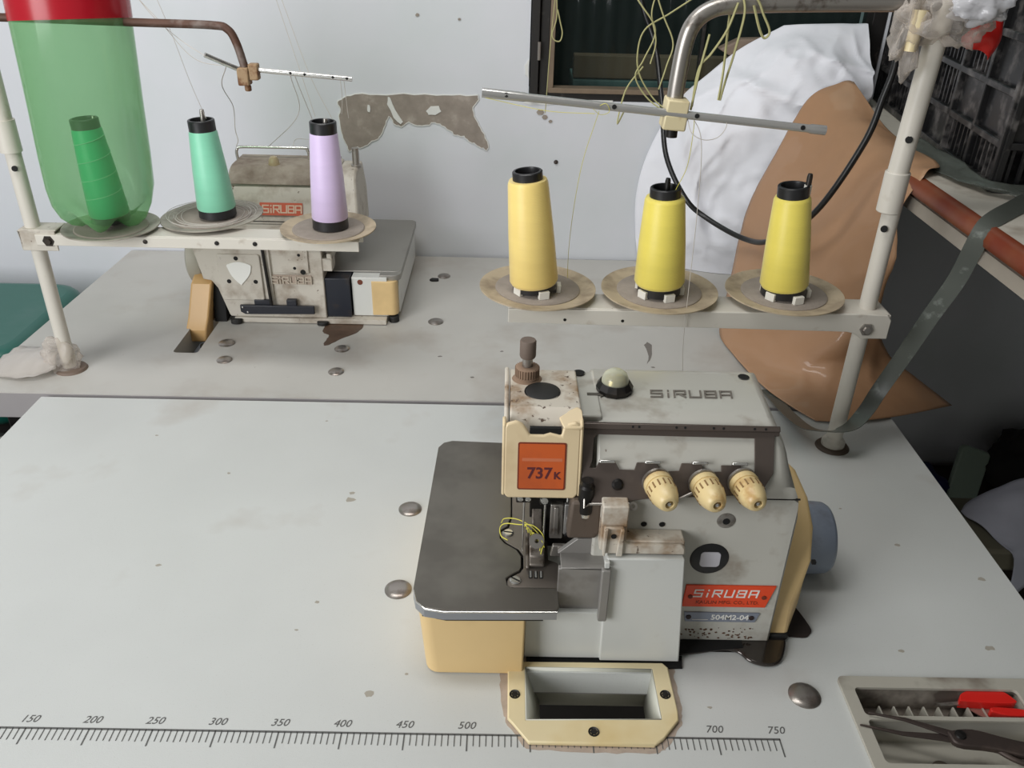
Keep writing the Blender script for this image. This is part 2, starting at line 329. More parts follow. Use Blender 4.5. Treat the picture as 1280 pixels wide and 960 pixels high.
struct(mb.build('wall_backing', mat('unlit_yard', (44, 50, 48), .8, var=.2)))
mb = MB(); mb.box(640, 1000, 1185, 1215, 296, 336); tag(mb.build('brown_band', mat('band_brown', (150, 116, 92), .7, var=.1), bev=2), 'brown band lying behind the ribbed window glass', 'board')  # plain bar giving the brown band in the glass
mb = MB(); mb.box(640, 1000, 1180, 1300, 250, 294); tag(mb.build('grey_band', mat('teal_grey', (130, 152, 150), .6, var=.15, vscale=20), bev=2), 'low grey band under the brown band behind the ribbed window glass', 'box')  # plain bar giving the teal-grey band below it

# ------------------------------------------------------------------ tables
def table(name, label, outer, holes, mt, th, legs, bev=1.2):
    xs = [p[0] for p in outer]; ys = [p[1] for p in outer]
    t = thing(name, label, 'table', ((min(xs)+max(xs))/2, (min(ys)+max(ys))/2, -760))
    MB().plate(outer, holes, -th, 0).build('tabletop', mt, t, smooth=30)
    MB().plate([(p[0], p[1]) for p in outer], holes, -th-1, -th).build('tabletop_underside', 'table_edge', t)
    for (x, y) in legs:
        MB().box(x-20, x+20, y-20, y+20, -760, -th-1).build('leg', 'dark', t, bev=3)
    return t
trayhole = rrect(824, 1010, -26, 52, 5)
chutehole = rrect(545, 658, 12, 64, 3)
t1 = table('sewing_table', 'white laminate sewing table in front with a printed millimetre ruler along its near edge',
           [(-88, -60), (1032, -60), (1032, 506), (-82, 506)], [trayhole, chutehole, [(p[0], p[1]) for p in rrect(545, 770, 90, 280, 6)]], 'laminate', 25,
           [(-40, 0), (985, -30), (-40, 460), (985, 440)])
slot = rrect(44, 80, 636, 745, 6)
t2 = table('sewing_table', 'dusty off-white sewing table standing behind against the wall under the older machine', [(-186, 516), (985, 516), (985, 1034), (-170, 1034)],
           [slot, rrect(100, 230, 755, 880, 5)], 'laminate_old', 38, [(-140, 560), (940, 560), (-130, 990), (940, 990)])
MB().box(-184, 984, 515.2, 516.2, -38, -1.5).build('edge_band', 'table_edge', t2)
# ruler
mb = MB(); h = .25
mb.box(0, 750.6, -.9, .9, 0, h)
for i in range(0, 151):
    x = i*5; ln = 15 if i % 10 == 0 else (11 if i % 2 == 0 else 10.5); w = .55 if i % 10 == 0 else .38
    if i == 150: ln = 16
    mb.box(x-w, x+w, -ln, 0, 0, h)
for i in range(0, 16): text_geo(mb, str(i*50), 9.6, (i*50-1, 8.4, .13), (1, 0, 0), (0, 1, 0), .2, .25)
mb.build('printed_ruler', 'rulerink', t1, recalc=False)
# specks and worn spots on the tables
def blob(x, y, r, a=.35): 
    n = 9; return [(x+r*math.cos(2*pi*k/n)*(1+random.uniform(-a, a)), y+r*.7*math.sin(2*pi*k/n)*(1+random.uniform(-a, a))) for k in range(n)]
mb = MB()
for (x, y, r) in ((357, 300, 6), (357, 312, 4), (210, 345, 2.4), (352, 143, 3), (340, 108, 2), (416, 38, 5), (186, 190, 3), (445, 60, 2), (940, 240, 3), (968, 100, 5), (886, 95, 3), (900, 300, 2), (100, 420, 2), (300, 460, 2), (700, 30, 2), (1005, 190, 4)):
    MB().prism(blob(x, y, r*.9), 0, .12).build('stain', 'speck', t1)
mb = MB(); mb.plate(jag([(526, 80), (525, 50), (529, 18), (533, 8), (547, -12), (600, -15), (652, -14), (660, -8), (674, 12), (677, 30), (675, 60), (680, 80)], .9, 6), [[(547, 66), (547, 11), (660, 11), (660, 66)]], 0, .15)
mb.build('grime', mat('grime', (176, 160, 146), .8, var=.12, vscale=120), t1)
mb = MB()
for (x, y, r) in ((590, 520+20, 2), (606, 560, 3.5), (738, 600, 3), (520, 640, 2.5), (480, 560, 3), (430, 620, 3), (742, 585, 4), (736, 570, 3)): MB().prism(blob(x, y+20, r), 0, .12).build('stain', 'speck_dark', t2)
mb.prism(jag([(740, 700), (746, 690), (742, 660), (736, 640), (730, 628), (734, 642), (736, 665), (734, 690)], 1, 2), 0, .15)
mb.build('stain', 'speck_dark', t2)
mb = MB(); mb.prism(jag(spl2([(247, 745), (300, 745), (300, 715), (278, 690), (262, 668), (255, 672), (258, 700), (246, 712)], 4), .8, 2), 0, .4); mb.build('oil_stain', 'stain', t2)
# screw caps set in the table tops
def cap(x, y, label, r=12.5, dx=0):
    mb = MB(); mb.lathe([(0, 3.2), (r*.55, 3.0), (r*.85, 2.2), (r, .8), (r, 0), (0, 0)], T(x, y, .05)); tag(mb.build('screw_cap', 'button'), label, 'cap', 'steel caps pressed into the table tops')
cap(424.5, 285, 'round steel cap beside the rear left edge of the front steel work plate')
cap(426, 161.5, 'round steel cap left of the front corner of the steel work plate', 13)
cap(783, 43.5, 'largest round steel cap, left of the grey tool tray', 13.5)
cap(125, 616, 'nearest of two steel caps in front of the older machine, by the slot', 11)
cap(113, 668, 'dusty steel cap touching the foot of the older machine, above another cap', 12)
cap(289, 588, 'small steel cap in the rear table, nearest to the front table', 11)
cap(285, 657, 'small steel cap in the rear table just below the brown oil stain', 11)
cap(415, 755, 'steel cap in the rear table right of the older machine', 12)
cap(415, 940, 'steel cap near the wall, next to a small black plug', 11)
mb = MB(); mb.prism(blob(400, 920, 8, .15), 0, 3); tag(mb.build('rubber_plug', 'rubber'), 'small black plug lying on the rear table near the wall', 'plug')

# ------------------------------------------------------------------ front machine
F = thing('overlock_machine', 'cream and grey overlock sewing machine on the front table, orange 737K plate on its head', 'sewing machine', (640, 180, 0))
def sect(x, dz, zm=None):    # outline in y,z of the casting
    P = [(100, 3), (100, 164), (104, 170), (129, 210), (135, 215), (150, 217), (205, 220), (215, 217), (280, 150), (285, 3)]
    return [(x, p[0], min(p[1], zm+(p[0]-100)*.08) if zm else p[1]) for p in P]
rows = [sect(x, 0, z) for x, z in ((600, None), (700, None), (738, None), (742, 216), (747, 208), (752, 199), (757, 187), (761, 175), (764, 162), (767, 140))]
mb = MB(); n = 10
vs = [p for r in rows for p in r]; fs = []
for i in range(len(rows)-1):
    for k in range(n): fs.append((i*n+k, i*n+(k+1) % n, (i+1)*n+(k+1) % n, (i+1)*n+k))
fs += [tuple(range(n)), tuple(range((len(rows)-1)*n, len(rows)*n))[::-1]]
mb.add(vs, fs); body = mb.build('body', 'enamel', F, bev=2.2, smooth=40)
# seam between the upper and lower casing
mb = MB(); mb.box(724, 765, 99.6, 101, 163, 164); mb.build('seam', 'dark', F)
# arm over the throat, dark rear column and lower bed
MB().box(584, 604, 134, 208, 160, 218.5).build('arm', 'enamel', F, bev=1.5)
MB().box(560, 602, 150, 204, 10, 200).build('column', 'dark', F, bev=2)
MB().box(548, 602, 92, 270, 2, 68).build('bed', 'enamel_clean', F, bev=1)
mb = MB(); mb.prism([(546, 56), (614, 56), (614, 2), (546, 2)], 79, 86, 'Y'); mb.build('lower_front_plate', 'enamel_clean', F, bev=.8)
# grey inner guards between plate and cover
mb = MB(); mb.prism([(572, 100), (588, 116), (612, 117), (612, 100)], 103, 108, 'Y'); mb.build('inner_guard', 'steel_grey', F, bev=.5)
mb = MB(); mb.prism([(572, 100), (614, 102), (614, 50), (576, 50), (572, 75)], 84, 89, 'Y'); mb.box(574, 614, 84, 104, 99, 101); mb.build('inner_guard', 'steel_grey', F, bev=.6)
# body fittings
mb = MB(); mb.lathe([(0, 1.4), (5, 1.4), (7.5, .6), (7.6, 0)], along((708, 100, 141), (0, -1, .02)), 24); o = mb.build('screw_plug', 'steel', F); MB().lathe([(0, 1.8), (3, 1.8), (3, 1.2)], along((708, 100, 141), (0, -1, .02)), 16).build('socket', 'void', o)
mb = MB(); mb.lathe([(0, .6), (15.5, .6), (16.5, 0), (13, -.1)], along((700, 99.8, 100), (0, -1, 0)), 40); o = mb.build('sight_window', 'black', F)
MB().prism(rrect(692, 709, 92, 108, 3.5), 98.3, 99.4, 'Y').build('pane', 'pale', o, bev=.4)
mb = MB(); mb.prism([(684, 71), (762, 71), (756, 46), (683, 46)], 98.6, 99.9, 'Y'); o = mb.build('name_plate', 'labelred', F, bev=.4)
mb = MB(); logo(mb, 'SiRUBA', (719, 98.6, 62), (1, 0, 0), (0, 0, 1), 7.6, 6.6, 1.25, .35, .15, .6); mb.build('lettering', 'white', o)
mb = MB(); text_geo(mb, 'KAULIN MFG. CO., LTD.', 5.2, (722, 98.45, 51.5), (1, 0, 0), (0, 0, 1), .2); mb.build('lettering', 'labeldark', o)
mb = MB()
for x in (689, 753): mb.lathe([(0, 1), (2, .8), (2.2, 0)], along((x, 98.6, 58), (0, -1, 0)), 12)
mb.build('rivet', 'labeldark', o)
mb = MB(); mb.prism([(686, 39), (753, 39), (750, 28), (688, 28)], 98.8, 99.9, 'Y'); o = mb.build('model_plate', 'labelgrey', F, bev=.3)
mb = MB(); text_geo(mb, '504M2-04', 8.2, (727, 98.7, 33.4), (1, 0, 0), (0, 0, 1), .25, 0, bold=.12); mb.box(694, 708, 98.5, 98.8, 30.5, 31); mb.build('lettering', 'white', o)
mb = MB()
for x in (690.5, 746): mb.lathe([(0, 1), (2.3, .8), (2.5, 0)], along((x, 98.8, 33.6), (0, -1, 0)), 12)
mb.build('rivet', 'ink', o)
# rust specks along the foot
mb = MB()
for i in range(60):
    x = random.uniform(684, 756); z = random.uniform(7, 20); r = random.uniform(.3, 1.2)
    mb.prism(blob(x, z, r), 99.4, 100.2, 'Y')
mb.build('rust_speck', mat('rustspeck', (94, 66, 46), .8), F)
# top: raised logo, oil sight glass, screw holes, arrow
top_n = lambda x, y: (x, y, 217.2+(y-150)*.055)
mb = MB(); logo(mb, 'SiRUBA', (682, 171, 218.7), (1, .01, 0), (0, 1, .055), 9.5, 9.2, 1.5, .5, .1, .42); mb.build('embossed_logo', 'embossed', F)
mb = MB(); mb.prism([(594, 166), (605, 166), (605, 163), (610, 168), (605, 173), (605, 170), (594, 170)], 218.4, 219); mb.build('arrow_mark', 'arrow', F)
for (x, y) in ((589.5, 203), (734, 201)):
    mb = MB(); mb.lathe([(5.5, .5), (5.5, 0)], T(x, y, 219.3), 20); mb.add([(x+5*math.cos(t*.3), y+5*math.sin(t*.3), 220) for t in range(21)], [tuple(range(21))]); mb.build('screw_hole', 'void', F)
og = T(618, 177, 218)
mb = MB(); mb.lathe([(15.5, 0), (16, 4), (13, 9), (11.5, 8), (0, 8)], og, 12); o = mb.build('oil_sight', 'dark', F, smooth=20)
MB().lathe([(11.5, 7), (11.5, 11), (9.5, 16), (5.5, 19), (0, 20)], og, 32).build('dome', 'glass', o)
MB().lathe([(10, 8.3), (8, 12), (0, 14)], og, 24).build('inner_cup', mat('gold', (176, 160, 120), .3, metal=.8), o)
# black rails / plate carrying the tension knobs, lying on the slanted face
nrm = Vector((0, -.83, .55)).normalized(); ux = Vector((1, 0, 0)); uy = nrm.cross(ux)*-1 if nrm.cross(ux).z < 0 else nrm.cross(ux)
SM = Matrix(((1, uy.x, nrm.x, 0), (0, uy.y, nrm.y, 0), (0, uy.z, nrm.z, 0), (0, 0, 0, 1)))
SM = T(0, 103.5, 169.2) @ SM     # local: x, along slope, out of slope
outer = [(588, 50), (590, 53), (741, 52), (747, 49), (747, 44), (743, 44), (742, 14), (731, -3), (640, -8), (610, -12), (596, -12), (588, 4)]
win = [(600, 43), (727, 42), (727, 14), (716, 14), (716, 20), (700, 20), (700, 15), (686, 14), (684, 21), (668, 21), (666, 15), (652, 14), (648, 21), (632, 21), (630, 15), (618, 15), (614, 22), (602, 22), (599, 16), (594, 16), (596, 22), (597, 40)]
mb = MB(); mb.plate(outer, [win], 1.5, 3.2, SM); tp = mb.build('tension_plate', 'bronze', F, bev=.3)
mb = MB()
for x in (601.5, 638, 676, 708): mb.box(x, x+12.5, 20, 22.5, 2, 7.5, SM)
mb.build('thread_guide', 'chrome', tp, bev=.6)
MB().box(588, 747, 47, 52, 3.2, 6.2, SM).build('top_rail', 'bronze', tp, bev=.8)
mb = MB()
for x in (628, 633, 663, 670, 693, 701, 726, 735): mb.lathe([(0, .6), (.9, .5), (1, 0)], SM @ T(x, 49.5, 6.2), 10)
mb.build('thread_hole', 'void', tp)
mb = MB(); mb.lathe([(0, 3), (3, 2.8), (4.8, 1), (4.8, 0)], SM @ T(616.5, 3, 3.2), 16); mb.build('screw', 'dark', tp)
for x in (654.5, 691.5, 723):
    kd = Vector((.16, -.93, .02)).normalized()
    base = SM @ Vector((x-7, 7 if x < 700 else 8.5, 3)); km = along(base, kd) @ Matrix.Scale(.80, 4)
    o = MB().lathe([(0, 0), (15, 0), (15.2, 3), (11, 4)], km, 32).build('tension_disc', 'steel', tp)
    kb = MB().lathe([(13, 4), (14.6, 5), (15, 9), (14.4, 12), (13.2, 12.2), (13.2, 13.4), (14.2, 14), (14.4, 22), (13, 30), (10.6, 37), (8.6, 40.5), (7, 41.5), (4.4, 41.6), (4.2, 37), (0, 37)], km, 40).build('tension_knob', 'knob', tp, smooth=50)
    mb = MB()
    for k in range(16):
        s = MB().box(-.8, .8, -.75, .3, 16.5, 25); s.xf(km @ R('Z', 22.5*k) @ T(0, 14.25, 0)); mb.add(s.v, s.f)
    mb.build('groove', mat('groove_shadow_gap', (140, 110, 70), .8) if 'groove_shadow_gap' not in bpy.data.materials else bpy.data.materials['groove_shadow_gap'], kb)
    MB().lathe([(4.1, 37.4), (2.6, 38.5), (2, 41), (0, 41.6)], km, 14).build('spindle_tip', 'chrome', kb)
mb = MB(); mb.tube([SM @ Vector((660, -10, 4)), SM @ Vector((668, -6, 8)), SM @ Vector((676, -2, 8))], 1.1, 8); mb.lathe([(3, 0), (3, 2), (1, 2)], SM @ T(659, -11, 3), 12); mb.build('thread_eyelet', 'steel', tp)
mb = MB(); mb.lathe([(1.4, 0), (3.6, 0), (3.6, 2.5), (1.4, 2.5)], SM @ T(629, -14, 2), 16); mb.tube([SM @ Vector((594, -13, 4)), SM @ Vector((626, -12, 4))], 1.2, 8); mb.tube([SM @ Vector((594, -13, 4)), SM @ Vector((590, -16, 4)), SM @ Vector((590, -5, 5)), SM @ Vector((595, 2, 4))], 1.0, 8); mb.build('thread_eyelet', 'steel', tp)
# front cover with its bracket and handle
fc = MB(); fc.prism([(610, 119), (673, 119), (682, 2), (612, 2)], 76, 83, 'Y'); fc = fc.build('looper_cover', 'enamel_clean', F, bev=1.2)
MB().prism([(610, 119), (673, 119), (682, 2), (612, 2)], 83, 100, 'Y').build('cover_side', 'enamel_clean', fc, bev=.6)
mb = MB(); mb.prism(rrect(606, 613.5, 55, 111, 1.5), 70, 76, 'Y'); mb.build('handle', 'steel_grey', fc, bev=1)
MB().box(608, 612, 72, 76, 112, 118).build('latch', 'enamel_clean', fc, bev=.5)
mb = MB(); mb.prism([(608, 120.5), (673, 120.5), (673, 127), (670, 130), (626, 130), (623, 133), (622, 147), (606, 147), (606, 120.5)], 80, 84, 'Y'); mb.prism([(623, 120.5), (673, 120.5), (673, 131), (623, 131)], 84, 100, 'Y'); mb.box(604, 625, 84, 100, 120.5, 165); o = mb.build('hinge_bracket', 'enamel_dirty', F, bev=1.2)
mb = MB(); mb.prism([(606, 120.5), (608, 120.5), (609, 147), (606, 147)], 77, 80, 'Y'); mb.prism([(617, 120.5), (622, 120.5), (622, 147), (619, 147)], 77, 80, 'Y'); mb.build('rib', 'enamel_dirty', o, bev=.6)
MB().lathe([(0, .7), (2.2, .6), (2.3, 0)], along((614, 79.8, 139), (0, -1, 0)), 14).build('screw_hole', 'void', o)
for x in (641, 656): MB().lathe([(0, .5), (2.4, .4), (2.5, 0)], along((x, 99.6, 136), (0, -1, 0)), 14).build('screw_hole', 'void', o)
# dirty linkage block left of the bracket
mb = MB(); mb.prism([(578, 122), (602, 122), (606, 130), (604, 160), (580, 160)], 96, 112, 'Y'); mb.build('looper_carrier', mat('greasy_block', (96, 84, 74), .6, metal=.2, dirt=(60, 50, 42), dscale=60), F, bev=2.5)
mb = MB(); mb.lathe([(0, 0), (6, 0), (6.5, 3), (6.5, 25), (5, 27), (0, 27)], T(592, 100, 148), 18); mb.lathe([(0, 27), (5, 27), (5, 31), (0, 31)], T(592, 100, 148), 18); mb.build('spring_housing', 'dark', F)
MB().lathe([(0, -4), (5, -4), (5.5, 0), (0, 0)], T(592, 100, 148), 18).build('spring_cap', 'chrome', F)
# work plate
wp = [(478, 60), (571, 62), (573, 66), (573, 88), (534, 88), (530, 91), (529, 99), (534, 104), (540, 108), (542, 114), (542, 128), (538, 136), (527, 145), (523, 152), (523, 162), (530, 168), (533, 182), (533, 240), (546, 240), (546, 306), (470, 309), (461, 305), (456, 296), (451, 84), (454, 72), (462, 63)]
mb = MB(); mb.plate(wp, [], 72.4, 75); pl = mb.build('work_plate', 'brushed', F, bev=.9, seg=3)
skirt = [(478, 60), (571, 62), (571, 64), (478, 62), (463, 65), (456, 73), (453, 84), (457.5, 296), (462, 303), (470, 307), (546, 304), (546, 306), (470, 309), (461, 305), (456, 296), (451, 84), (454, 72), (462, 63)]
mb = MB(); mb.prism(skirt, 64.5, 73); mb.build('rim', 'skirt', pl)
MB().tube([(571, 60.6, 74.3), (478, 58.8, 74.3), (463, 61.8, 74.3), (455, 70, 74.3), (451.5, 84, 74.3)], .9, 8).build('polished_edge', 'chrome', pl)  # thin chrome tube added for the highlight line along the polished edge
MB().plate([(480, 61.5), (560, 63), (560, 300), (470, 303), (459, 295), (454, 84), (460, 66)], [], 62, 64.5).build('under_tray', 'dark', F)
mb = MB(); mb.prism([(530, 89), (573, 89), (576, 104), (574, 120), (566, 124), (566, 240), (534, 240), (534, 182), (531, 167), (524, 161), (524, 152), (529, 146), (540, 137), (544, 129), (544, 113), (541, 107), (531, 100), (530, 96)], 70, 74.2); np_ = mb.build('needle_plate', mat('plate_steel', (136, 128, 120), .4, metal=.7, dirt=(100, 90, 80), dscale=30), F, bev=.4)
for (x, y, a) in ((530.5, 159, 10), (537, 97, 35)):
    mb = MB(); mb.lathe([(0, 1.6), (4, 1.6), (5, .8), (5, 0)], T(x, y, 74.2), 20); o = mb.build('screw', 'chrome', np_)
    MB().box(-4.2, 4.2, -.7, .7, 1.55, 1.75, T(x, y, 74.2) @ R('Z', -a)).build('slot', 'void', o)
mb = MB()
for x in (550, 554.5, 559): mb.box(x-1.6, x+1.6, 100, 109, 74.2, 74.5)
mb.build('feed_slot', 'void', np_)
mb = MB()
for x in (550, 554.5, 559):
    for k in range(4): mb.prism([(101+k*2, 74.4), (102+k*2, 75.4), (103+k*2, 74.4)], x-.8, x+.8, 'X')
mb.build('feed_dog', 'chrome', np_)
# presser foot, needles
mb = MB(); mb.prism([(112, 76), (112, 79), (120, 81), (124, 90), (134, 94), (140, 92), (150, 84), (165, 80), (165, 76)], 549, 562, 'X'); mb.prism([(138, 90), (150, 96), (160, 112), (156, 116), (144, 104), (134, 98)], 551, 560, 'X'); mb.box(546, 549, 110, 160, 75.5, 78); pf = mb.build('presser_foot', mat('foot_steel', (140, 132, 124), .45, metal=.7, dirt=(84, 74, 64), dscale=80, dlo=.45, dhi=.6), F, bev=1)
mb = MB(); mb.lathe([(1.8, 0), (6.5, 0), (6.5, 3), (1.8, 3)], along((555, 126, 94), (0, -.8, .5)), 20); mb.build('ring_spring', 'steel', pf)
mb = MB(); mb.box(549, 562, 150, 162, 100, 158); mb.build('presser_bar', 'dark', F, bev=1)
mb = MB(); mb.tube([(542.5, 128, 165), (542.5, 128, 150)], 3.2, 12); mb.box(536, 550, 122, 134, 138, 148); o = mb.build('needle_clamp', 'dark', F, bev=1)
mb = MB()
for x in (539.5, 546): mb.lathe([(0, 2), (2.4, 1.6), (2.6, 0)], along((x, 122, 143), (0, -1, 0)), 14)
mb.build('clamp_screw', 'chrome', o)
mb = MB(); mb.tube([(543, 128, 138), (543, 128, 80)], [1, .7], 8); mb.tube([(561, 128, 138), (561, 128, 80)], [1, .7], 8); mb.build('needle', 'chrome', F)
mb = MB(); mb.tube([(561, 130, 165), (561, 130, 136)], 3.4, 12); mb.box(556, 566, 124, 136, 134, 146); o = mb.build('needle_clamp', 'dark', F, bev=1.5); MB().lathe([(0, 3), (3, 2.4), (3.6, 0)], along((560, 124, 140), (0, -1, .2)), 14).build('clamp_screw', 'chrome', o)
mb = MB(); mb.box(566, 577, 128, 134, 95, 132); mb.box(569, 573, 126, 128, 100, 130); mb.build('looper_guard', 'steel', F, bev=.8)
mb = MB(); mb.box(577, 590, 118, 122, 108, 140); mb.lathe([(0, 1), (4.6, .8), (4.8, 0)], along((583.5, 118, 125), (0, -1, 0)), 18); mb.build('upper_looper', mat('bright_plate', (170, 168, 165), .35, metal=.7), F, bev=.8)
mb = MB(); mb.lathe([(0, 1.2), (4.2, 1.1), (4.4, 0)], along((583.5, 117.8, 125), (0, -1, 0)), 18); mb.prism([(578, 108), (591, 108), (594, 112), (590, 117), (583, 116)], 116, 118, 'Y'); mb.build('looper_hole', 'void', F)
mb = MB(); mb.tube([(579, 118, 144), (579, 118, 160), (588, 118, 160), (588, 118, 144)], 1.3, 8, closed=True); mb.build('wire_loop', 'chrome', F)
mb = MB(); mb.prism([(566, 92), (576, 92), (580, 104), (568, 104)], 108, 112, 'Y'); mb.build('knife_holder', 'steel', F, bev=.8)
# head
mb = MB(); hd = [(111, 166), (117, 200), (128, 222), (134, 226), (203, 222), (206, 218), (206, 166)]
mb.prism(hd, 529, 586.5, 'X'); hb = mb.build('head', 'enamel_dirty', F, bev=1.4)
mb = MB(); mb.prism([(p[0]+2, p[1]+1.0) for p in hd], 524.6, 528.2, 'X'); mb.build('head_end_cover', 'enamel_dirty', F, bev=1.2)
mb = MB(); mb.lathe([(0, 1.6), (12, 1.6), (14.2, .8), (14.4, 0)], T(556, 160, 224.4), 36); mb.build('rubber_plug', 'rubber', hb)
mb = MB(); mb.lathe([(15.2, 0), (15, 1.0), (14.4, .6)], T(556, 160, 224.3), 36); mb.build('plug_seat', 'dark', hb)
# cream head cover with broken top edge, wraps the front of the head
cv = MB()
prof = [(525, 161), (529, 158.5), (581, 158.5), (585.5, 161)]
def cover_pt(x, z, d): return (x, 101+(max(0, z-158)/70)*14+d, z)
top = [(525, 219), (527, 222), (534, 224), (539, 222), (543, 217), (545, 213), (556, 213), (561, 215), (570, 212.5), (571, 218), (575, 222), (581, 224), (585.5, 221)]
def loopz(): return [(525, 163), (528, 159)]+[(582, 159), (585.5, 163)]+top[::-1]
pts = loopz(); n = len(pts)
front = [cover_pt(x, z, 0) for x, z in pts]; back = [(p[0], p[1]+3.5, p[2]) for p in front]
cv.add(front+back, [tuple(range(n)), tuple(range(n, 2*n))[::-1]]+[(i, n+i, n+(i+1) % n, (i+1) % n) for i in range(n)])
cvo = cv.build('head_cover', 'cream', F, bev=1.6, seg=3)
for x0, x1 in ((523.4, 526.4), (584.6, 587.4)): MB().prism([(101.8, 161), (113.5, 221), (118, 224), (124, 223), (126, 215), (122, 161)], x0, x1, 'X').build('cover_side', 'cream', cvo, bev=1.2)
lip = [(572, 112.5, 218), (586.5, 112.5, 218), (586.5, 119, 222.5), (586.5, 128, 225.4), (583, 132, 226), (577, 128, 225.4), (573, 124, 224.2), (568, 121, 222.6), (570, 116, 220)]
mb = MB(); mb.add(lip+[(p[0], p[1], p[2]+2.2) for p in lip], [tuple(range(9))[::-1], tuple(range(9, 18))]+[(i, (i+1) % 9, 9+(i+1) % 9, 9+i) for i in range(9)]); mb.build('broken_lip', 'cream', cvo, bev=.9)
MB().prism([(545, 218.5), (570, 218.5), (570, 208), (545, 208)], 113.6, 117, 'Y').build('gap_behind_cover', 'void', cvo)
fn = Vector((0, -1, .2)).normalized(); fu = Vector((0, .2, 1)).normalized()
FMx = Matrix(((1, fu.x, fn.x, 0), (0, fu.y, fn.y, 0), (0, fu.z, fn.z, 0), (0, 0, 0, 1)))
def onface(x, z): return T(x, 101+(z-158)*.2, z) @ FMx
lm = onface(555.5, 187)
mb = MB(); mb.prism(rrect(-19.5, 19, -20.5, 20.5, 1.8), .1, .55, 'Z', lm); mb.build('label_border', 'labeldark', cvo)
mb = MB(); mb.prism(rrect(-18.3, 17.8, -19.3, 19.3, 1.2), .4, .8, 'Z', lm); lb = mb.build('orange_label', 'orange', cvo)
mb = MB(); o0 = lm @ Vector((-2, -6.2, .9)); text_geo(mb, '737', 13.5, o0, (1, 0, 0), fu, .3, bold=.3); text_geo(mb, 'K', 8.5, lm @ Vector((12.2, -8, .9)), (1, 0, 0), fu, .3, bold=.3); mb.build('lettering', mat('maroon_ink', (92, 34, 40), .6), lb)
mb = MB(); mb.box(-16, 16, 4.5, 7.2, .75, .9, lm); mb.build('faded_print', mat('faded', (204, 116, 78), .6), lb)
# presser screw
ps = thing_m = T(543.5, 184, 222)
mb = MB(); prof = [(0, 0), (13, 0), (13, 1), (10.5, 3), (10.5, 5), (9.8, 5.5), (9.8, 13), (8.5, 14), (4.5, 14.2)]; mb.lathe(prof, ps, 32)
for k in range(28):
    s = MB().box(-.45, .45, 9.5, 10.5, 5.5, 13); s.xf(ps @ R('Z', k*360/28)); mb.add(s.v, s.f)
mb.build('knurled_nut', 'rustbolt', hb)
mb = MB(); mb.lathe([(4.4, 14), (4.4, 22), (0, 22)], ps, 20); o = mb.build('presser_screw', 'steel', hb)
MB().lathe([(4.4, 22), (6.3, 22.5), (6.9, 24), (6.9, 37.5), (6.2, 38.6), (0, 38.8)], ps, 24).build('screw_head', mat('brown_cap', (108, 94, 84), .7, var=.1), o)
# left plastic skirt below work plate
mb = MB(); sk0 = rrect(456, 545.5, 63.5, 298, 12, 5, [3, 12, 12, 2]); sk1 = rrect(461, 545, 61, 292, 12, 5, [3, 12, 12, 2]); n = len(sk0)
mb.add([(x, y, 63.5) for x, y in sk0]+[(x, y, 1) for x, y in sk1], [tuple(range(n)), tuple(range(n, 2*n))[::-1]]+[(i, (i+1) % n, n+(i+1) % n, n+i) for i in range(n)]); mb.build('side_cover', 'cream_clean', F, bev=.8)
# right side: belt cover, handwheel, drip tray
bc = [(106, 2), (110, 40), (120, 82), (134, 108), (160, 122), (200, 124), (240, 112), (262, 80), (262, 2)]
mb = MB(); mb.prism(bc, 766, 786, 'X'); 
mb.v = [(x+(12 if (x > 780 and 60 < z) else 0), y, z) for x, y, z in mb.v]
mb.build('belt_cover', 'cream_clean', F, bev=4, seg=3)
mb = MB(); mb.box(794, 797.4, 112.6, 116, 84, 87); mb.build('index_mark', 'void', F)
hm = along((796, 206, 37), (1, 0, 0)); R0 = 35
mb = MB(); mb.lathe([(0, 0), (R0-4, 0), (R0, 2), (R0+1, 30), (R0, 45), (R0-2.5, 49), (R0-8, 50.5), (R0-10, 49.5), (0, 47)], hm, 56); mb.build('handwheel', 'handwheel', F, smooth=45)
ft = spl2([(600, 88), (680, 84), (720, 90), (736, 88), (744, 78), (757, 73), (770, 76), (779, 90), (783, 108), (770, 130), (640, 140), (590, 120)], 4)
mb = MB(); mb.prism(ft, .2, 4); mb.build('base_pan', 'oil', F, bev=1.8, seg=3)
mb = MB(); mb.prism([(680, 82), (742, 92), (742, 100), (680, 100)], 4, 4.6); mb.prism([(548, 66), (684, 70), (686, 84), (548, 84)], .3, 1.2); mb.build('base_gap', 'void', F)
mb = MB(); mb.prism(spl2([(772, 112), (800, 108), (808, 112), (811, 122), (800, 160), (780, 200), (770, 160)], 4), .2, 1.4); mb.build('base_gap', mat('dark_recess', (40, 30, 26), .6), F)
MB().box(768, 786, 104, 120, 1.4, 8).build('rubber_foot', 'rubber', F, bev=2)
# loose yellow thread curled round the presser foot
mb = MB(); mb.tube(spline([(559, 120, 84), (561, 126, 98), (552, 134, 104), (540, 145, 96), (528, 156, 88), (523, 160, 80), (524, 152, 77), (530, 146, 77)], 8), .5, 6); mb.tube(spline([(558, 122, 86), (559, 128, 95), (550, 138, 100), (538, 150, 98), (527, 163, 88), (524, 168, 79)], 8), .45, 6)
for k in range(7): mb.tube(spline([(544+k*2.2, 140-k*2, 98-k), (546+k*2.2, 136-k*2, 102-k), (548+k*2.3, 134-k*2, 96-k)], 4), .5, 5)
tag(mb.build('thread_tail', 'yellowthread'), 'tangled yellow thread tail curling round the presser foot of the front machine', 'thread')

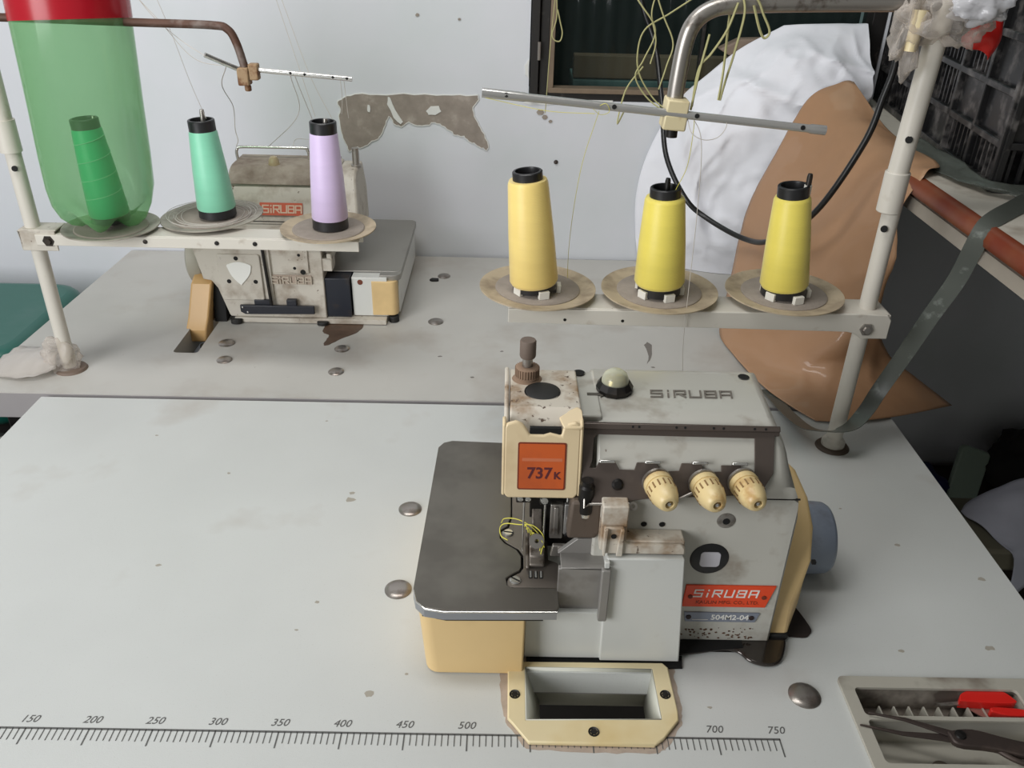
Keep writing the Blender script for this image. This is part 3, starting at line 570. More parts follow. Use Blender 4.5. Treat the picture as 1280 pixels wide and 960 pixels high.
# ------------------------------------------------------------------ chip chute
CH = thing('chip_chute', 'cream plastic chip chute with three screws let into the front table before the machine', 'chute', (602, 30, 0))
fo = [(532, 72), (532, 14), (536, 9), (549, -9), (648, -10), (656, -4), (671, 14), (672, 22), (671, 68), (667, 73)]
fi = [(546.5, 71), (546.5, 11.5), (657.5, 14), (657, 71)]
mb = MB(); mb.plate(fo, [[(547, 66), (547, 12), (657, 14.5), (656.5, 66)]], .2, 4); fl = mb.build('flange', 'chute', CH, bev=1)
mb = MB()
for (a, b) in (((547, 12), (657, 14.5)), ((657, 14.5), (656.5, 66)), ((656.5, 66), (547, 66)), ((547, 66), (547, 12))):
    ca = Vector((602, 40)); A0 = Vector(a); B0 = Vector(b)
    A1 = ca+(A0-ca)*.86+Vector((6, 6)); B1 = ca+(B0-ca)*.86+Vector((6, 6))
    mb.add([(A0.x, A0.y, 3.9), (B0.x, B0.y, 3.9), (B1.x, B1.y, -46), (A1.x, A1.y, -46)], [(0, 1, 2, 3)])
mb.build('inner_wall', 'chute_in', CH, solid=1.0, recalc=False)
MB().prism([(560, 20), (660, 20), (660, 60), (560, 60)], -78, -76).build('catch_plate', 'underedge', CH)
for (x, y) in ((538, 37), (664, 39), (601, 1.5)):
    mb = MB(); mb.lathe([(3, .2), (4.4, .6), (4.6, 0)], T(x, y, 4), 18); mb.lathe([(0, .8), (2.9, .7), (3.0, .1)], T(x, y, 4), 6); mb.build('screw', 'dark', CH)

# ------------------------------------------------------------------ tool tray with scissors
TR = thing('tool_tray', 'grey plastic tool tray sunk into the right corner of the front table', 'tray', (915, 12, -30))
mb = MB(); mb.plate(rrect(816, 1016, -36, 63, 5), [rrect(827, 966, -22, 18.5, 4), rrect(827, 966, 22.5, 51, 4), rrect(978, 1008, -22, 51, 4)], .2, 3); mb.build('rim', 'tray', TR, bev=1.2)
def well(x0, x1, y0, y1, z):
    mb = MB(); a = (x0, y0, .4), (x1, y0, .4), (x1, y1, .4), (x0, y1, .4); d = 4; b = (x0+d, y0+d, z), (x1-d, y0+d, z), (x1-d, y1-1.5, z), (x0+d, y1-1.5, z)
    mb.add(a+b, [(4, 5, 6, 7), (0, 1, 5, 4), (1, 2, 6, 5), (2, 3, 7, 6), (3, 0, 4, 7)]); return mb
well(826, 967, -23, 19.5, -24).build('well', 'tray', TR, solid=1.2, recalc=False)
well(826, 967, 21.5, 52, -22).build('well', 'traydust', TR, solid=1.2, recalc=False)
well(977, 1009, -23, 52, -24).build('well', 'traydust', TR, solid=1.2, recalc=False)
for i in range(9):
    x = 846+i*12.6; MB().prism([(22.5, -21.5), (41, -21.5), (40, -7), (22.5, -7)], x, x+1.3, 'X').build('rib', 'tray', TR)
mb = MB(); mb.lathe([(0, 1.2), (7, 1), (8, 0)], T(884, -8, -22.8), 20); tag(mb.build('metal_washer', mat('brown_washer', (108, 98, 86), .5)), 'small brown washer lying in the near well of the grey tool tray', 'washer')
# red-handled thread snips
SN = thing('thread_snips', 'small thread snips with red plastic handles lying in the grey tool tray', 'snips', (940, 40, -12))
mb = MB(); mb.prism(spl2([(914, 41), (918, 48), (928, 52.5), (942, 54), (955, 52), (961, 45), (961, 40), (940, 39.5)], 5), -9, 0); mb.build('handle', 'red', SN, bev=3.6, seg=4)
mb = MB(); mb.prism(spl2([(936, 31), (948, 27), (964, 27), (965, 33), (950, 35), (938, 35)], 5), -8, 0); mb.build('handle', 'red', SN, bev=3, seg=4)
mb = MB(); mb.prism([(918, 44), (958, 46), (962, 34), (932, 31)], -9, -8); mb.build('spring_plate', mat('red_worn', (150, 104, 94), .5), SN)
mb = MB(); mb.prism([(894, 42), (918, 45), (918, 41), (896, 40)], -6, -5); mb.build('blade', 'steel', SN)
# big blackened tailor shears lying across the tray
SH = thing('tailor_shears', 'large blackened tailor shears lying open across the grey tool tray', 'scissors', (905, 0, 1))
def strip(P, w0, w1, z0, z1, sink=0):
    mb = MB(); P = [Vector(p) for p in P]; n = len(P); L_ = []; R_ = []
    for i, p in enumerate(P):
        d = (P[min(i+1, n-1)]-P[max(i-1, 0)]); q = Vector((-d.y, d.x, 0)).normalized(); w = w0+(w1-w0)*i/(n-1); L_.append(p+q*w/2); R_.append(p-q*w/2)
    poly = [(v.x, v.y) for v in L_]+[(v.x, v.y) for v in R_[::-1]]; return mb.prism(poly, z0, z1)
strip([(818, 12, 0), (850, 4, 0), (880, 1, 0), (900, -2, 0)], .8, 9, 3.4, 5.2).build('blade', 'oldsteel', SH, bev=.5)
strip([(828, 22, 0), (856, 16, 0), (880, 6, 0), (900, -2, 0)], 1, 8, 5.4, 7.2).build('blade', 'oldsteel', SH, bev=.5)
mb = MB(); mb.prism(spl2([(884, 4), (905, 6), (930, -2), (960, -10), (985, -18), (985, -26), (950, -22), (915, -12), (888, -8)], 4), 3.4, 9); mb.build('handle', 'oldsteel', SH, bev=1.8)
mb = MB(); mb.tube(spline([(918, -10, 5), (930, -20, 5), (950, -27, 5), (975, -30, 5), (1000, -28, 6)], 6), [2.2]*13+[3]*12, 10); mb.build('handle', 'oldsteel', SH)
MB().lathe([(0, 3), (4, 2.5), (5, 0)], T(893, 0, 7.8), 18).build('pivot_screw', 'dark', SH)

# ------------------------------------------------------------------ thread stands
def dish(parent, x, y, z, r, mt, pad, tilt=(0, 0)):
    m = T(x, y, z) @ R('X', tilt[0]) @ R('Y', tilt[1])
    mb = MB(); mb.lathe([(0, -1.5), (r*.72, -1.5), (r*.9, 0), (r, 2.2), (r, 3.6), (r-1.5, 3.6), (r*.88, 1.8), (r*.74, .6), (0, .6)], m, 56); o = mb.build('spool_plate', mt, parent)
    MB().lathe([(0, 2.4), (pad*.97, 2.4), (pad, 1.4), (pad, .5)], m, 48).build('felt_pad', 'felt', o)
    mb = MB(); mb.lathe([(9, -1.5), (9, -7), (6, -9)], m, 16); mb.build('plate_boss', mt, o)
    return o, m
def blocks(o, m, r, hh=9):
    mb = MB()
    for k in range(5):
        s = MB().box(-6, 6, -2.5, 2.5, 2.4, 2.4+hh); s.xf(m @ R('Z', 90+72*k) @ T(0, -r, 0)); mb.add(s.v, s.f)
    mb.build('foam_block', 'foam', o, bev=.6)
def cone(label, x, y, z, h, rb, rt, ct, cb, mt, lean, group, hb=9, ht=9, ny=0, spiral=None):
    m = T(x, y, z) @ R('Y', lean) @ R('X', ny)
    t = thing('thread_cone', label, 'thread cone', (x, y, z), group)
    c = MB(); c.lathe([(cb-2, 0), (cb, 1), (cb-.6, hb+3), (ct, h-ht-2), (ct, h-1), (ct-1, h), (ct-3, h), (ct-3.4, h-2), (ct-3, h-22), (cb-6, h*.3), (cb-6, 0)], m, 40, close=True); c.build('cone_core', 'blackcore', t)
    w = MB(); w.lathe([(cb-2, hb-2), (rb-2, hb-1), (rb, hb+3), (rt+(rb-rt)*.5+.5, (hb+h-ht)/2), (rt, h-ht-4), (rt-1.5, h-ht-.5), (ct-.5, h-ht)], m, 56); wo = w.build('thread_winding', mt, t, smooth=60)
    if spiral:
        s = MB(); P = []
        for k in range(220):
            a = k*.115; zz = hb+10+(h-ht-hb-20)*k/220; rr = rb+(rt-rb)*(zz-hb)/(h-hb-ht)+.4; P.append(m @ Vector((rr*math.cos(a), rr*math.sin(a), zz)))
        s.tube(P, .5, 5); s.build('loose_turn', spiral, wo)
    return t
G1 = 'yellow cones on the right thread stand'; G2 = 'cones on the left thread stand'
# right stand
RS = thing('thread_stand', 'pale painted steel thread stand carrying yellow cones on the front table', 'thread stand', (931, 424, 0))
mb = MB(); mb.lathe([(0, 4), (13, 4), (18, 3), (20.5, 0), (13, 0)], T(931.5, 424, 0), 36); mb.build('base_ring', mat('brown_rubber', (84, 72, 62), .7), RS)
MB().lathe([(9.3, 0), (9.3, 340), (0, 340)], T(931.5, 424, 2), 28).build('lower_pole', 'post', RS)
MB().lathe([(14, 0), (14, 6), (9.5, 12)], T(931.5, 424, 3), 28).build('foot_flange', 'post', RS)
mb = MB(); mb.lathe([(11.5, 300), (12.6, 301), (12.6, 342), (11.8, 343), (0, 343)], T(928, 424, 0), 28); mb.build('collar', 'post', RS)
MB().tube([(928, 424, 342), (933, 424, 500), (934, 424, 540)], 10.6, 24).build('upper_pole', 'post', RS)
mb = MB()
for z in (284, 378): mb.lathe([(0, .4), (3.6, .3), (3.7, -1)], along((924 if z < 300 else 926, 424-9.6 if z < 300 else 424-10.6, z), (-.35, -1, .3)), 14)
mb.build('pole_hole', 'void', RS)
bm_ = MB(); bm_.prism([(527, 188), (920, 190), (947, 189), (952, 183), (952, 160), (922, 160), (914, 166), (905, 168), (527, 171)], 402, 405, 'Y')
bm_.box(527, 950, 405, 446, 186.5, 189); bm_.box(527, 950, 443, 446, 170, 187); bm_.box(949, 952, 405, 446, 160, 188)
bo = bm_.build('spool_beam', 'post', RS, bev=1)
mb = MB(); mb.lathe([(0, 5), (4, 5), (4.6, 2.5), (7.5, 2.5), (7.5, 0)], along((926, 402, 172), (0, -1, 0)), 6); mb.build('bolt', 'steel', bo, smooth=20)
MB().box(952, 953.2, 412, 424, 165, 182).build('slot', 'steel', bo)
mb = MB()
for x in (654, 590): mb.lathe([(0, .3), (1.8, .2), (1.9, -.5)], along((x, 402, 176), (0, -1, 0)), 10)
mb.build('rivet', 'dark', bo)
D = []
for (x, tl) in ((560, (0, 1.2)), (698.5, (1, 0)), (841, (0, 0))):
    o, m = dish(RS, x, 443, 195, 66, 'dish', 48, tl); blocks(o, m @ T(-2, -10, 0), 25); D.append((x, 438))
    MB().lathe([(3, 0), (3, 127 if x > 600 else 96), (2.4, 130 if x > 600 else 99), (0, 130 if x > 600 else 99)], T(x-(0 if x < 600 else 6 if x < 800 else 0), 433, 198 if x < 800 else 206), 14).build('spindle', 'dark', o)
cone('golden yellow thread cone leaning left, leftmost on the right stand', 556, 431, 201, 133, 27, 21.5, 16, 24, 'yellow', -5.2, G1, 8, 9)
cone('lemon yellow thread cone on the middle plate of the right stand', 696, 432, 199, 120, 28, 21.5, 16.5, 24, 'yellow2', -2.5, G1, 12, 10)
cone('lemon yellow thread cone beside the pole, rightmost on the right stand', 837, 434, 200, 124, 26.5, 19.5, 16.5, 25, 'yellow2', -5, G1, 10, 12)
MB().lathe([(2.4, 0), (4, 0), (4, 10), (2.4, 10)], T(841, 433, 314), 14).build('spindle_sleeve', 'foam', RS)
# right stand arm and guide bar
arm = spline([(934, 424, 495), (925, 424, 502), (880, 424, 502), (800, 424, 500), (735, 424, 497), (712, 424, 492), (698, 424, 480), (692, 424, 462), (689, 424, 430), (688, 424, 408)], 6)
RA = MB(); RA.tube(arm, 8.2, 20); ra = RA.build('guide_arm', 'steel', RS)
ca = Vector((688.5, 420, 398)); bd = Vector((341, 0, -28)).normalized()
GBm = Matrix(((bd.x, 0, -bd.z, 0), (0, 1, 0, 0), (bd.z, 0, bd.x, 0), (0, 0, 0, 1)))
mb = MB(); mb.box(-11, 11, -14, 12, 1, 14); mb.box(-11.5, 11.5, -14, 12, -15, -.5); mb.xf(T(*ca) @ GBm); mb.build('clamp', mat('cream_clamp', (222, 208, 168), .45, dirt=(186, 160, 116), dscale=50), ra, bev=1.6)
mb = MB(); mb.tube([(688, 420, 384), (688, 420, 374)], 6, 14); mb.build('clamp_screw', 'dark', ra)
gb = MB(); L0 = Vector((497, 412, 414.5)); L1 = Vector((838, 408, 386.5)); gb.tube([L0, L0.lerp(L1, .12), L0.lerp(L1, .13), L0.lerp(L1, .95), L0.lerp(L1, .96), L1], [4.8, 4.6, 4.0, 4.0, 4.8, 4.8], 16); gbo = gb.build('guide_bar', 'bar', ra)
mb = MB()
for t in (.07, .38, .62, .93): p = L0.lerp(L1, t); mb.lathe([(0, .3), (2.3, .2), (2.4, -1)], along((p.x, p.y-4.2, p.z+1), (0, -1, .25)), 12)
mb.build('thread_hole', 'void', gbo)

# left stand (leaning a little to the right)
lean = 2.3
def LP(x, y, z): return (x+z*math.tan(math.radians(lean)), y, z)
LS = thing('thread_stand', 'pale painted thread stand with a rusty upper arm on the rear table', 'thread stand', (-81, 584, 0))
mb = MB(); mb.lathe([(0, 4), (14, 4), (19, 3), (21, 0)], T(-76, 582, 0), 36); mb.build('base_ring', mat('brown_rubber2', (112, 96, 84), .7), LS)
MB().tube([(-79, 584, 3), (-78, 584, 198), (-78, 584, 330)], 9.3, 24).build('lower_pole', 'post', LS)
MB().tube([(-79, 584, 300), (-79, 584, 338)], 12.4, 24).build('collar', 'post', LS)
MB().tube([(-79, 584, 336), (-78, 584, 440), (-78, 584, 462)], 10.4, 24).build('upper_pole', 'post', LS)
mb = MB()
for (x, z) in ((-75, 376), (-75, 282)): mb.lathe([(0, .4), (3.4, .3), (3.5, -1)], along((x, 573.4, z), (.35, -1, .3)), 14)
mb.build('pole_hole', 'void', LS)
bm_ = MB(); bm_.box(-70, 337, 568, 571, 186, 200); bm_.box(-70, 337, 571, 606, 198, 200.5); bm_.box(-70, 337, 603, 606, 186, 198); bo = bm_.build('spool_beam', 'post', LS, bev=.8)
mb = MB(); mb.box(-90, -45, 570, 572.5, 178, 204); mb.box(-90, -45, 596, 598.5, 178, 204); mb.box(-92, -89, 572, 597, 178, 204); mb.box(-90, -43, 570, 599, 204, 206); mb.build('pole_clamp', 'enamel_old', bo, bev=.8)
mb = MB(); mb.lathe([(0, 5), (4, 5), (4.6, 2.5), (7.5, 2.5), (7.5, 0)], along((-54, 570, 192), (0, -1, 0)), 6); mb.build('bolt', 'dark', bo, smooth=20)
mb = MB()
for x in (68, 158, 206): mb.lathe([(0, 1.4), (2.8, 1), (3, -.5)], along((x, 568, 194), (0, -1, 0)), 12)
mb.build('rivet', 'dark', bo)
for (x, y, r, tl, mt) in ((18, 592, 59, (0, 0), 'dish_grey'), (132, 640, 66, (0, -2), 'dish_grey'), (293, 604, 61, (0, 0), 'dish')):
    o, m = dish(LS, x, y, 203, r, mt, r*.76, tl)
    MB().lathe([(3, 0), (3, 133), (2.4, 137), (0, 137)], T(x+2, y, 206) @ R('Y', 2.4), 14).build('spindle', 'steel', o)
cone('mint green thread cone on the middle plate of the left stand', 142, 634, 208, 124, 24.5, 17.5, 16.5, 24, 'mint', -1.5, G2, 10, 12)
cone('lilac thread cone on the right plate of the left stand', 296, 604, 206, 134, 23, 17, 16.5, 23, 'lilac', .6, G2, 11, 11)
cone('dark green thread cone standing inside the green bottle', 20, 592, 212, 128, 24, 17.5, 16.5, 23, 'green', -3, G2, 9, 10, spiral='mint')
mb = MB(); mb.tube(spline([(-78, 584, 450), (-60, 584, 451), (100, 584, 449), (185, 584, 448), (203, 584, 444), (211, 584, 430), (217, 584, 404)], 6), 4.6, 16); la = mb.build('guide_arm', 'rust', LS)
mb = MB(); mb.box(209, 222, 576, 592, 384, 404); mb.box(222, 233, 578, 590, 390, 408); mb.tube([(218, 584, 384), (218, 584, 377)], 4, 10); mb.build('clamp', 'rustclamp', la, bev=1.5)
L0 = Vector((179, 584, 413)); L1 = Vector((214, 582, 397)); mb = MB(); mb.tube([(181, 560, 420), (214, 582, 400)], 2.8, 14); mb.build('guide_bar', 'chrome', la)
L0 = Vector((232, 584, 401)); L1 = Vector((341, 580, 394)); mb = MB(); mb.tube([L0, L1], 2.9, 14); gbo = mb.build('guide_bar', 'chrome', la)
mb = MB()
for t in (.35, .5, .8, .95): p = L0.lerp(L1, t); mb.lathe([(0, .3), (1.6, .2), (1.7, -1)], along((p.x, p.y-2.8, p.z+.5), (0, -1, .25)), 10)
mb.build('thread_hole', 'void', gbo)

# ------------------------------------------------------------------ green bottle over the dark cone
BT = thing('plastic_bottle', 'large translucent green plastic bottle with red label on the left stand', 'bottle', (12, 592, 206))
bm_ = T(14, 592, 207) @ R('Y', 2.6)
n = 60; prof = [(5, 10), (14, 7), (30, 1), (41, 4), (52, 14), (59, 30), (62, 52), (63, 90), (63, 150), (63.5, 200), (64, 250), (64, 300)]
vs = []; fs = []
for i, (r, z) in enumerate(prof):
    for k in range(n):
        a = 2*pi*k/n; w = max(0, 1-z/45)*(.5-.5*math.cos(5*a+.6)) if r > 10 else 0
        vs.append(bm_ @ Vector((r*(1-.14*w)*math.cos(a), r*(1-.14*w)*math.sin(a), z+15*w*min(1, r/40))))
for i in range(len(prof)-1):
    for k in range(n): fs.append((i*n+k, i*n+(k+1) % n, (i+1)*n+(k+1) % n, (i+1)*n+k))
fs.append(tuple(range(n)))
mb = MB(); mb.add(vs, fs); mb.build('bottle_shell', 'bottle', BT, smooth=80)
lr = []
for i, zz in enumerate((0, 1)):
    row = []
    for k in range(n+1):
        a = 2*pi*k/n; z = (243+9*math.sin(a+2.4)) if zz == 0 else 300; row.append(bm_ @ Vector((64.7*math.cos(a), 64.7*math.sin(a), z)))
    lr.append(row)
mb = MB(); mb.grid(lr); mb.build('bottle_label', 'bottlered', BT, smooth=80)
# a few loose wrapped threads on the plates
mb = MB()
for k in range(7):
    r0 = 40+3*k; ph = k*1.1; mb.tube([(132+(r0+2*math.sin(3*t*.12+ph))*math.cos(t*.12+ph), 640+(r0*1.0)*math.sin(t*.12+ph), 207.2+.35*k) for t in range(44)], .35, 5)
tag(mb.build('thread_tangle', 'lint'), 'loose pale thread lying in rings on the plate under the mint cone', 'thread', kind='stuff')

# ------------------------------------------------------------------ rear machine
B = thing('overlock_machine', 'older dusty overlock sewing machine seen from behind on the rear table', 'sewing machine', (180, 840, 0))
low = [(56, 123), (66, 70), (78, 68), (86, 56), (98, 12), (100, 9), (248, 9), (248, 127), (60, 127)]
mb = MB(); mb.prism(low, 742, 880, 'Y'); mb.build('lower_body', 'enamel_old', B, bev=1.6)
mb = MB(); mb.prism([(106, 9), (248, 9), (340, 9), (340, 1), (106, 1)], 738, 760, 'Y'); mb.box(110, 340, 760, 900, 1, 9); mb.build('base', 'enamel_old', B, bev=1)
mb = MB(); mb.prism([(738, 127), (742, 133), (790, 140), (797, 150), (806, 176), (812, 190), (838, 212), (846, 214), (905, 214), (912, 206), (915, 127)], 97, 262, 'X'); mb.build('upper_body', 'enamel_old', B, bev=2.5)
mb = MB(); mb.box(56, 97, 742, 900, 127, 134); mb.build('shoulder', 'dusty', B, bev=1.5)
mb = MB(); mb.prism([(812, 196), (838, 216), (846, 217.5), (905, 217.5), (905, 214), (846, 214)], 100, 258, 'X'); mb.build('top_cover', 'dusty', B, bev=1.5)
mb = MB(); mb.prism([(790, 120), (800, 150), (824, 205), (838, 214), (895, 214), (905, 170), (905, 120)], 263.5, 296, 'X'); mb.v = [(x+(-4 if (x > 290 and z > 200) else 0), y, z) for x, y, z in mb.v]; mb.build('head', 'enamel_old', B, bev=3)
mb = MB(); mb.lathe([(0, 0), (8, 0), (8, 4), (5.5, 5), (5.5, 30), (0, 30)], T(288, 862, 212), 20); mb.build('presser_screw', 'steel', B)
sn = Vector((0, -.93, .35)).normalized(); su = Vector((0, .35, .93)).normalized()
LMx = T(180, 800.5, 162.5) @ Matrix(((1, su.x, sn.x, 0), (0, su.y, sn.y, 0), (0, su.z, sn.z, 0), (0, 0, 0, 1)))
mb = MB(); mb.box(-32, 33, -9.5, 9.5, .2, 1.6, LMx); o = mb.build('name_plate', mat('faded_red_label', (196, 92, 66), .5, var=.08, vscale=60), B, bev=.4)
mb = MB(); logo(mb, 'SiRUBA', LMx @ Vector((2, 0, 1.7)), (1, 0, 0), su, 10.5, 8.6, 1.9, .3, 0, .3); mb.build('lettering', mat('old_print', (214, 190, 166), .6), o)
mb = MB(); mb.prism(circ(158, 762, 16, 24, 9), 136, 137.2, 'Z'); mb.build('hole', 'void', B)
mb = MB(); mb.box(97, 258, 788, 790, 146, 147); mb.build('seam', 'dark', B)
mb = MB(); mb.lathe([(9, 0), (9, 6), (8, 6), (8, 11), (5, 16), (0, 17.5)], T(164, 850, 213), 24); mb.build('oil_sight', mat('old_glass', (176, 160, 128), .2), B)
mb = MB(); mb.tube(spline([(100, 880, 214), (99, 880, 226), (101, 880, 232), (107, 880, 235), (150, 880, 235.5), (205, 880, 235.5), (210, 880, 232), (212, 880, 226), (211, 880, 214)], 4), 2.4, 12); mb.build('thread_guide', 'chrome', B)
# details of the lower side
mb = MB(); mb.prism(rrect(92, 156, 38, 112, 4), 738.4, 742, 'Y'); o = mb.build('side_plate', 'enamel_old', B, bev=1.2)
mb = MB()
for (x, z) in ((121, 106), (106, 69), (146, 69)): mb.lathe([(0, .5), (3.2, .4), (3.4, 0)], along((x, 738.4, z), (0, -1, 0)), 14)
mb.build('screw_hole', 'void', o)
mb = MB(); mb.prism(spl2([(106, 94), (108, 97), (124, 101), (140, 97), (142, 92), (138, 80), (126, 66), (123, 65), (112, 78)], 4), 736.6, 738.4, 'Y'); mb.build('guitar_pick_sticker', 'whitepaint', o)
mb = MB(); mb.box(174, 228, 738.8, 742, 84, 120); mb.box(163, 171, 738, 742, 40, 122); o = mb.build('side_plate', 'enamel_old', B, bev=1)
mb = MB()
for (x, z, r) in ((215, 113, 2.2), (207, 92, 2.2), (219, 86, 4)): mb.lathe([(0, .5), (r, .4), (r+.2, 0)], along((x, 738.8, z), (0, -1, 0)), 14)
mb.build('screw_hole', 'void', o)
mb = MB(); logo(mb, 'SiRUBA', (200, 740.6, 72), (1, 0, 0), (0, 0, 1), 10, 8.4, 2, 1.6, 0, .35); mb.build('embossed_logo', mat('embossed_old', (178, 166, 150), .6), B)
MB().box(168, 230, 741, 742.4, 65, 80).build('logo_panel', mat('logo_panel', (168, 152, 138), .6), B)
mb = MB(); mb.tube([(163, 735, 126), (167, 734, 30)], 2.4, 12); mb.build('lift_rod', 'dark', B)
mb = MB(); mb.prism([(119, 33), (232, 33), (232, 20), (126, 18), (119, 22)], 731, 736, 'Y'); mb.box(140, 165, 736, 741, 30, 40); mb.box(190, 205, 733, 741, 32, 42); mb.build('lift_lever', mat('blue_black', (34, 36, 44), .4), B, bev=1)
mb = MB()
for (x, z) in ((123, 30), (130, 22)): mb.lathe([(0, 1), (1.4, .8), (1.5, 0)], along((x, 731, z), (0, -1, 0)), 10)
mb.build('rivet', 'chrome', B)
mb = MB(); mb.box(240, 286, 746, 900, 10, 73.5); mb.build('dark_panel', mat('navy_black', (30, 34, 44), .35, dirt=(60, 50, 44), dscale=30), B, bev=1)
mb = MB(); mb.box(288, 342, 752, 1000, 10, 73.5); mb.build('end_cover', 'enamel_clean', B, bev=1)
mb = MB(); mb.lathe([(0, .6), (4.2, .4), (4.4, -.2)], along((301, 752, 66), (0, -1, 0)), 14); mb.build('screw', mat('rust_red', (110, 56, 36), .7), B)
mb = MB(); a = rrect(318, 357, 750, 1008, 10, 5, [10, 2, 2, 10]); mb.prism(a, 12, 68); mb.v = [(x, y, z+(z > 50)*(y-750)*.0) for x, y, z in mb.v]; mb.build('side_cover', 'cream_clean', B, bev=1)
MB().box(357, 359, 764, 1000, 12, 68).build('side_panel', 'enamel_clean', B, bev=.8)
wp = rrect(236, 362, 772, 1014, 12, 5, [12, 2, 1, 12]); mb = MB(); mb.prism(wp, 74, 76.5); o = mb.build('work_plate', 'brushed2', B, bev=.8)
mb = MB(); mb.prism(rrect(330, 362, 756, 1014, 12, 5, [12, 1, 1, 12]), 67, 76); mb.build('rim', 'brushed2', o, bev=.8)
mb = MB(); mb.box(237, 262, 744, 770, 86, 106); mb.box(237, 243, 744, 770, 106, 114); mb.box(255, 262, 744, 770, 106, 114); mb.build('hinge_bracket', 'enamel_old', B, bev=1)
mb = MB(); mb.box(196, 280, 740, 790, 120, 128); mb.build('lower_ledge', 'enamel_old', B, bev=1)
mb = MB(); mb.prism(circ(242, 736, 9, 16, 6), .3, 6); mb.prism(circ(109, 736, 9, 16, 6), .3, 8); mb.prism(circ(350, 755, 8, 16, 8), .3, 10); mb.build('rubber_foot', 'rubber', B, bev=1)
hm = along((34, 800, 84), (1, 0, 0)); mb = MB(); mb.lathe([(0, 0), (36, 0), (42, 4), (43, 16), (40, 22), (0, 22)], hm, 48); mb.build('handwheel', mat('dusty_wheel', (168, 164, 150), .5, dirt=(120, 112, 98), dscale=20), B)
mb = MB(); mb.prism([(712, -22), (712, -2), (724, 14), (742, 62), (756, 70), (800, 72), (800, -22)], 40, 72, 'X'); 
mb.v = [(x+(z-20)*.13, y, z) for x, y, z in mb.v]; mb.build('belt_cover', 'tan', B, bev=3, seg=3)
mb = MB(); mb.prism([(741, 0), (752, 60), (800, 64), (800, 0)], 74, 92, 'X'); mb.build('belt_gap', 'void', B)
# drop below the slot: belt
mb = MB(); mb.tube([(66, 700, -20), (60, 720, -300)], 6, 10); tag(mb.build('drive_belt', 'rubber'), 'black drive belt dropping through the slot of the rear table', 'belt')

# ------------------------------------------------------------------ right: counter, crate, sack, kraft paper
CT = thing('wooden_counter', 'raised counter with a worn red-brown wooden edge under the black crate', 'counter', (1300, 600, -760))
mb = MB(); mb.box(1022, 1800, 100, 1030, 274, 300); mb.build('counter_top', 'wood', CT, bev=1)
mb = MB(); mb.prism([(1022, 300.5), (1016, 300), (1011, 296), (1009, 288), (1011, 281), (1017, 277), (1022, 276)], 98, 1030, 'Y'); mb.build('rounded_edge', 'woodedge', CT, smooth=60)
MB().box(1018, 1790, 110, 1020, 258, 274).build('under_board', 'underedge', CT)
for (x, y) in ((1120, 980), (1120, 140), (1740, 980), (1740, 140)): MB().box(x-25, x+25, y-25, y+25, -760, 258).build('leg', 'dark', CT, bev=3)
mb = MB(); mb.prism([(868, 372), (900, 388), (1040, 394), (1040, 350), (935, 346), (905, 352)], 1036, 1061, 'Y'); 
tag(mb.build('wooden_offcut', mat('offcut', (126, 110, 96), .6, dirt=(150, 66, 30), dscale=10, dlo=.5, dhi=.6), bev=3), 'brown board end with a rusty edge behind the white sack in the window opening', 'board')
# crate
CR = thing('plastic_crate', 'black slatted plastic crate standing on the raised counter', 'crate', (1250, 740, 301))
u = Vector((62, 516, 0)).normalized(); v = Vector((516, -62, 0)).normalized(); CM = Matrix(((u.x, v.x, 0, 1078), (u.y, v.y, 0, 504), (0, 0, 1, 301), (0, 0, 0, 1)))
def crate_side(length, M0, parent):
    mb = MB(); H = 300
    hz = [0, 52, 106, 160, 214, 262, 300]
    for z in hz: mb.box(0, length, -7 if z < 290 else -12, 5, z-(0 if z == 0 else 4), z+(9 if z == 0 else 4))
    nb = round(length/88)
    for i in range(nb+1):
        x = i*length/nb; mb.box(x-4, x+4, -7, 5, 0, H)
    fr = mb.xf(M0).build('crate_frame', 'crate', parent, bev=1)
    mb = MB()
    for i in range(nb):
        x0 = i*length/nb; x1 = (i+1)*length/nb
        for j in range(5):
            z0, z1 = hz[j]+4, hz[j+1]-4
            if (i+j) % 3 == 2 or (i == 0 and j > 0): mb.box(x0+3, x1-3, 0, 3, z0, z1)
            else:
                for k in range(6): xx = x0+10+(x1-x0-20)*k/5; mb.box(xx-1.8, xx+1.8, -2, 3, z0, z1)
    mb.xf(M0).build('crate_slats', 'crate', parent)
crate_side(520, CM, CR)
CM2 = CM @ Matrix(((0, 1, 0, 0), (1, 0, 0, 0), (0, 0, 1, 0), (0, 0, 0, 1)))
crate_side(350, CM2, CR)
crate_side(520, CM @ T(0, 350, 0), CR); crate_side(350, CM @ T(520, 0, 0) @ Matrix(((0, 1, 0, 0), (1, 0, 0, 0), (0, 0, 1, 0), (0, 0, 0, 1))), CR)
MB().box(0, 520, 0, 350, 2, 8).xf(CM).build('crate_floor', 'crate', CR)
mb = MB(); rows = [[CM @ Vector((20+480*i/20, 40+270*j/12, 180+40*noise.noise(Vector((i*.4, j*.5, 1))))) for i in range(21)] for j in range(13)]; mb.grid(rows); tag(mb.build('folded_fabric', mat('maroon_cloth', (96, 34, 44), .9, var=.4, vscale=30), solid=3), 'dark maroon fabric piled inside the black crate', 'fabric')
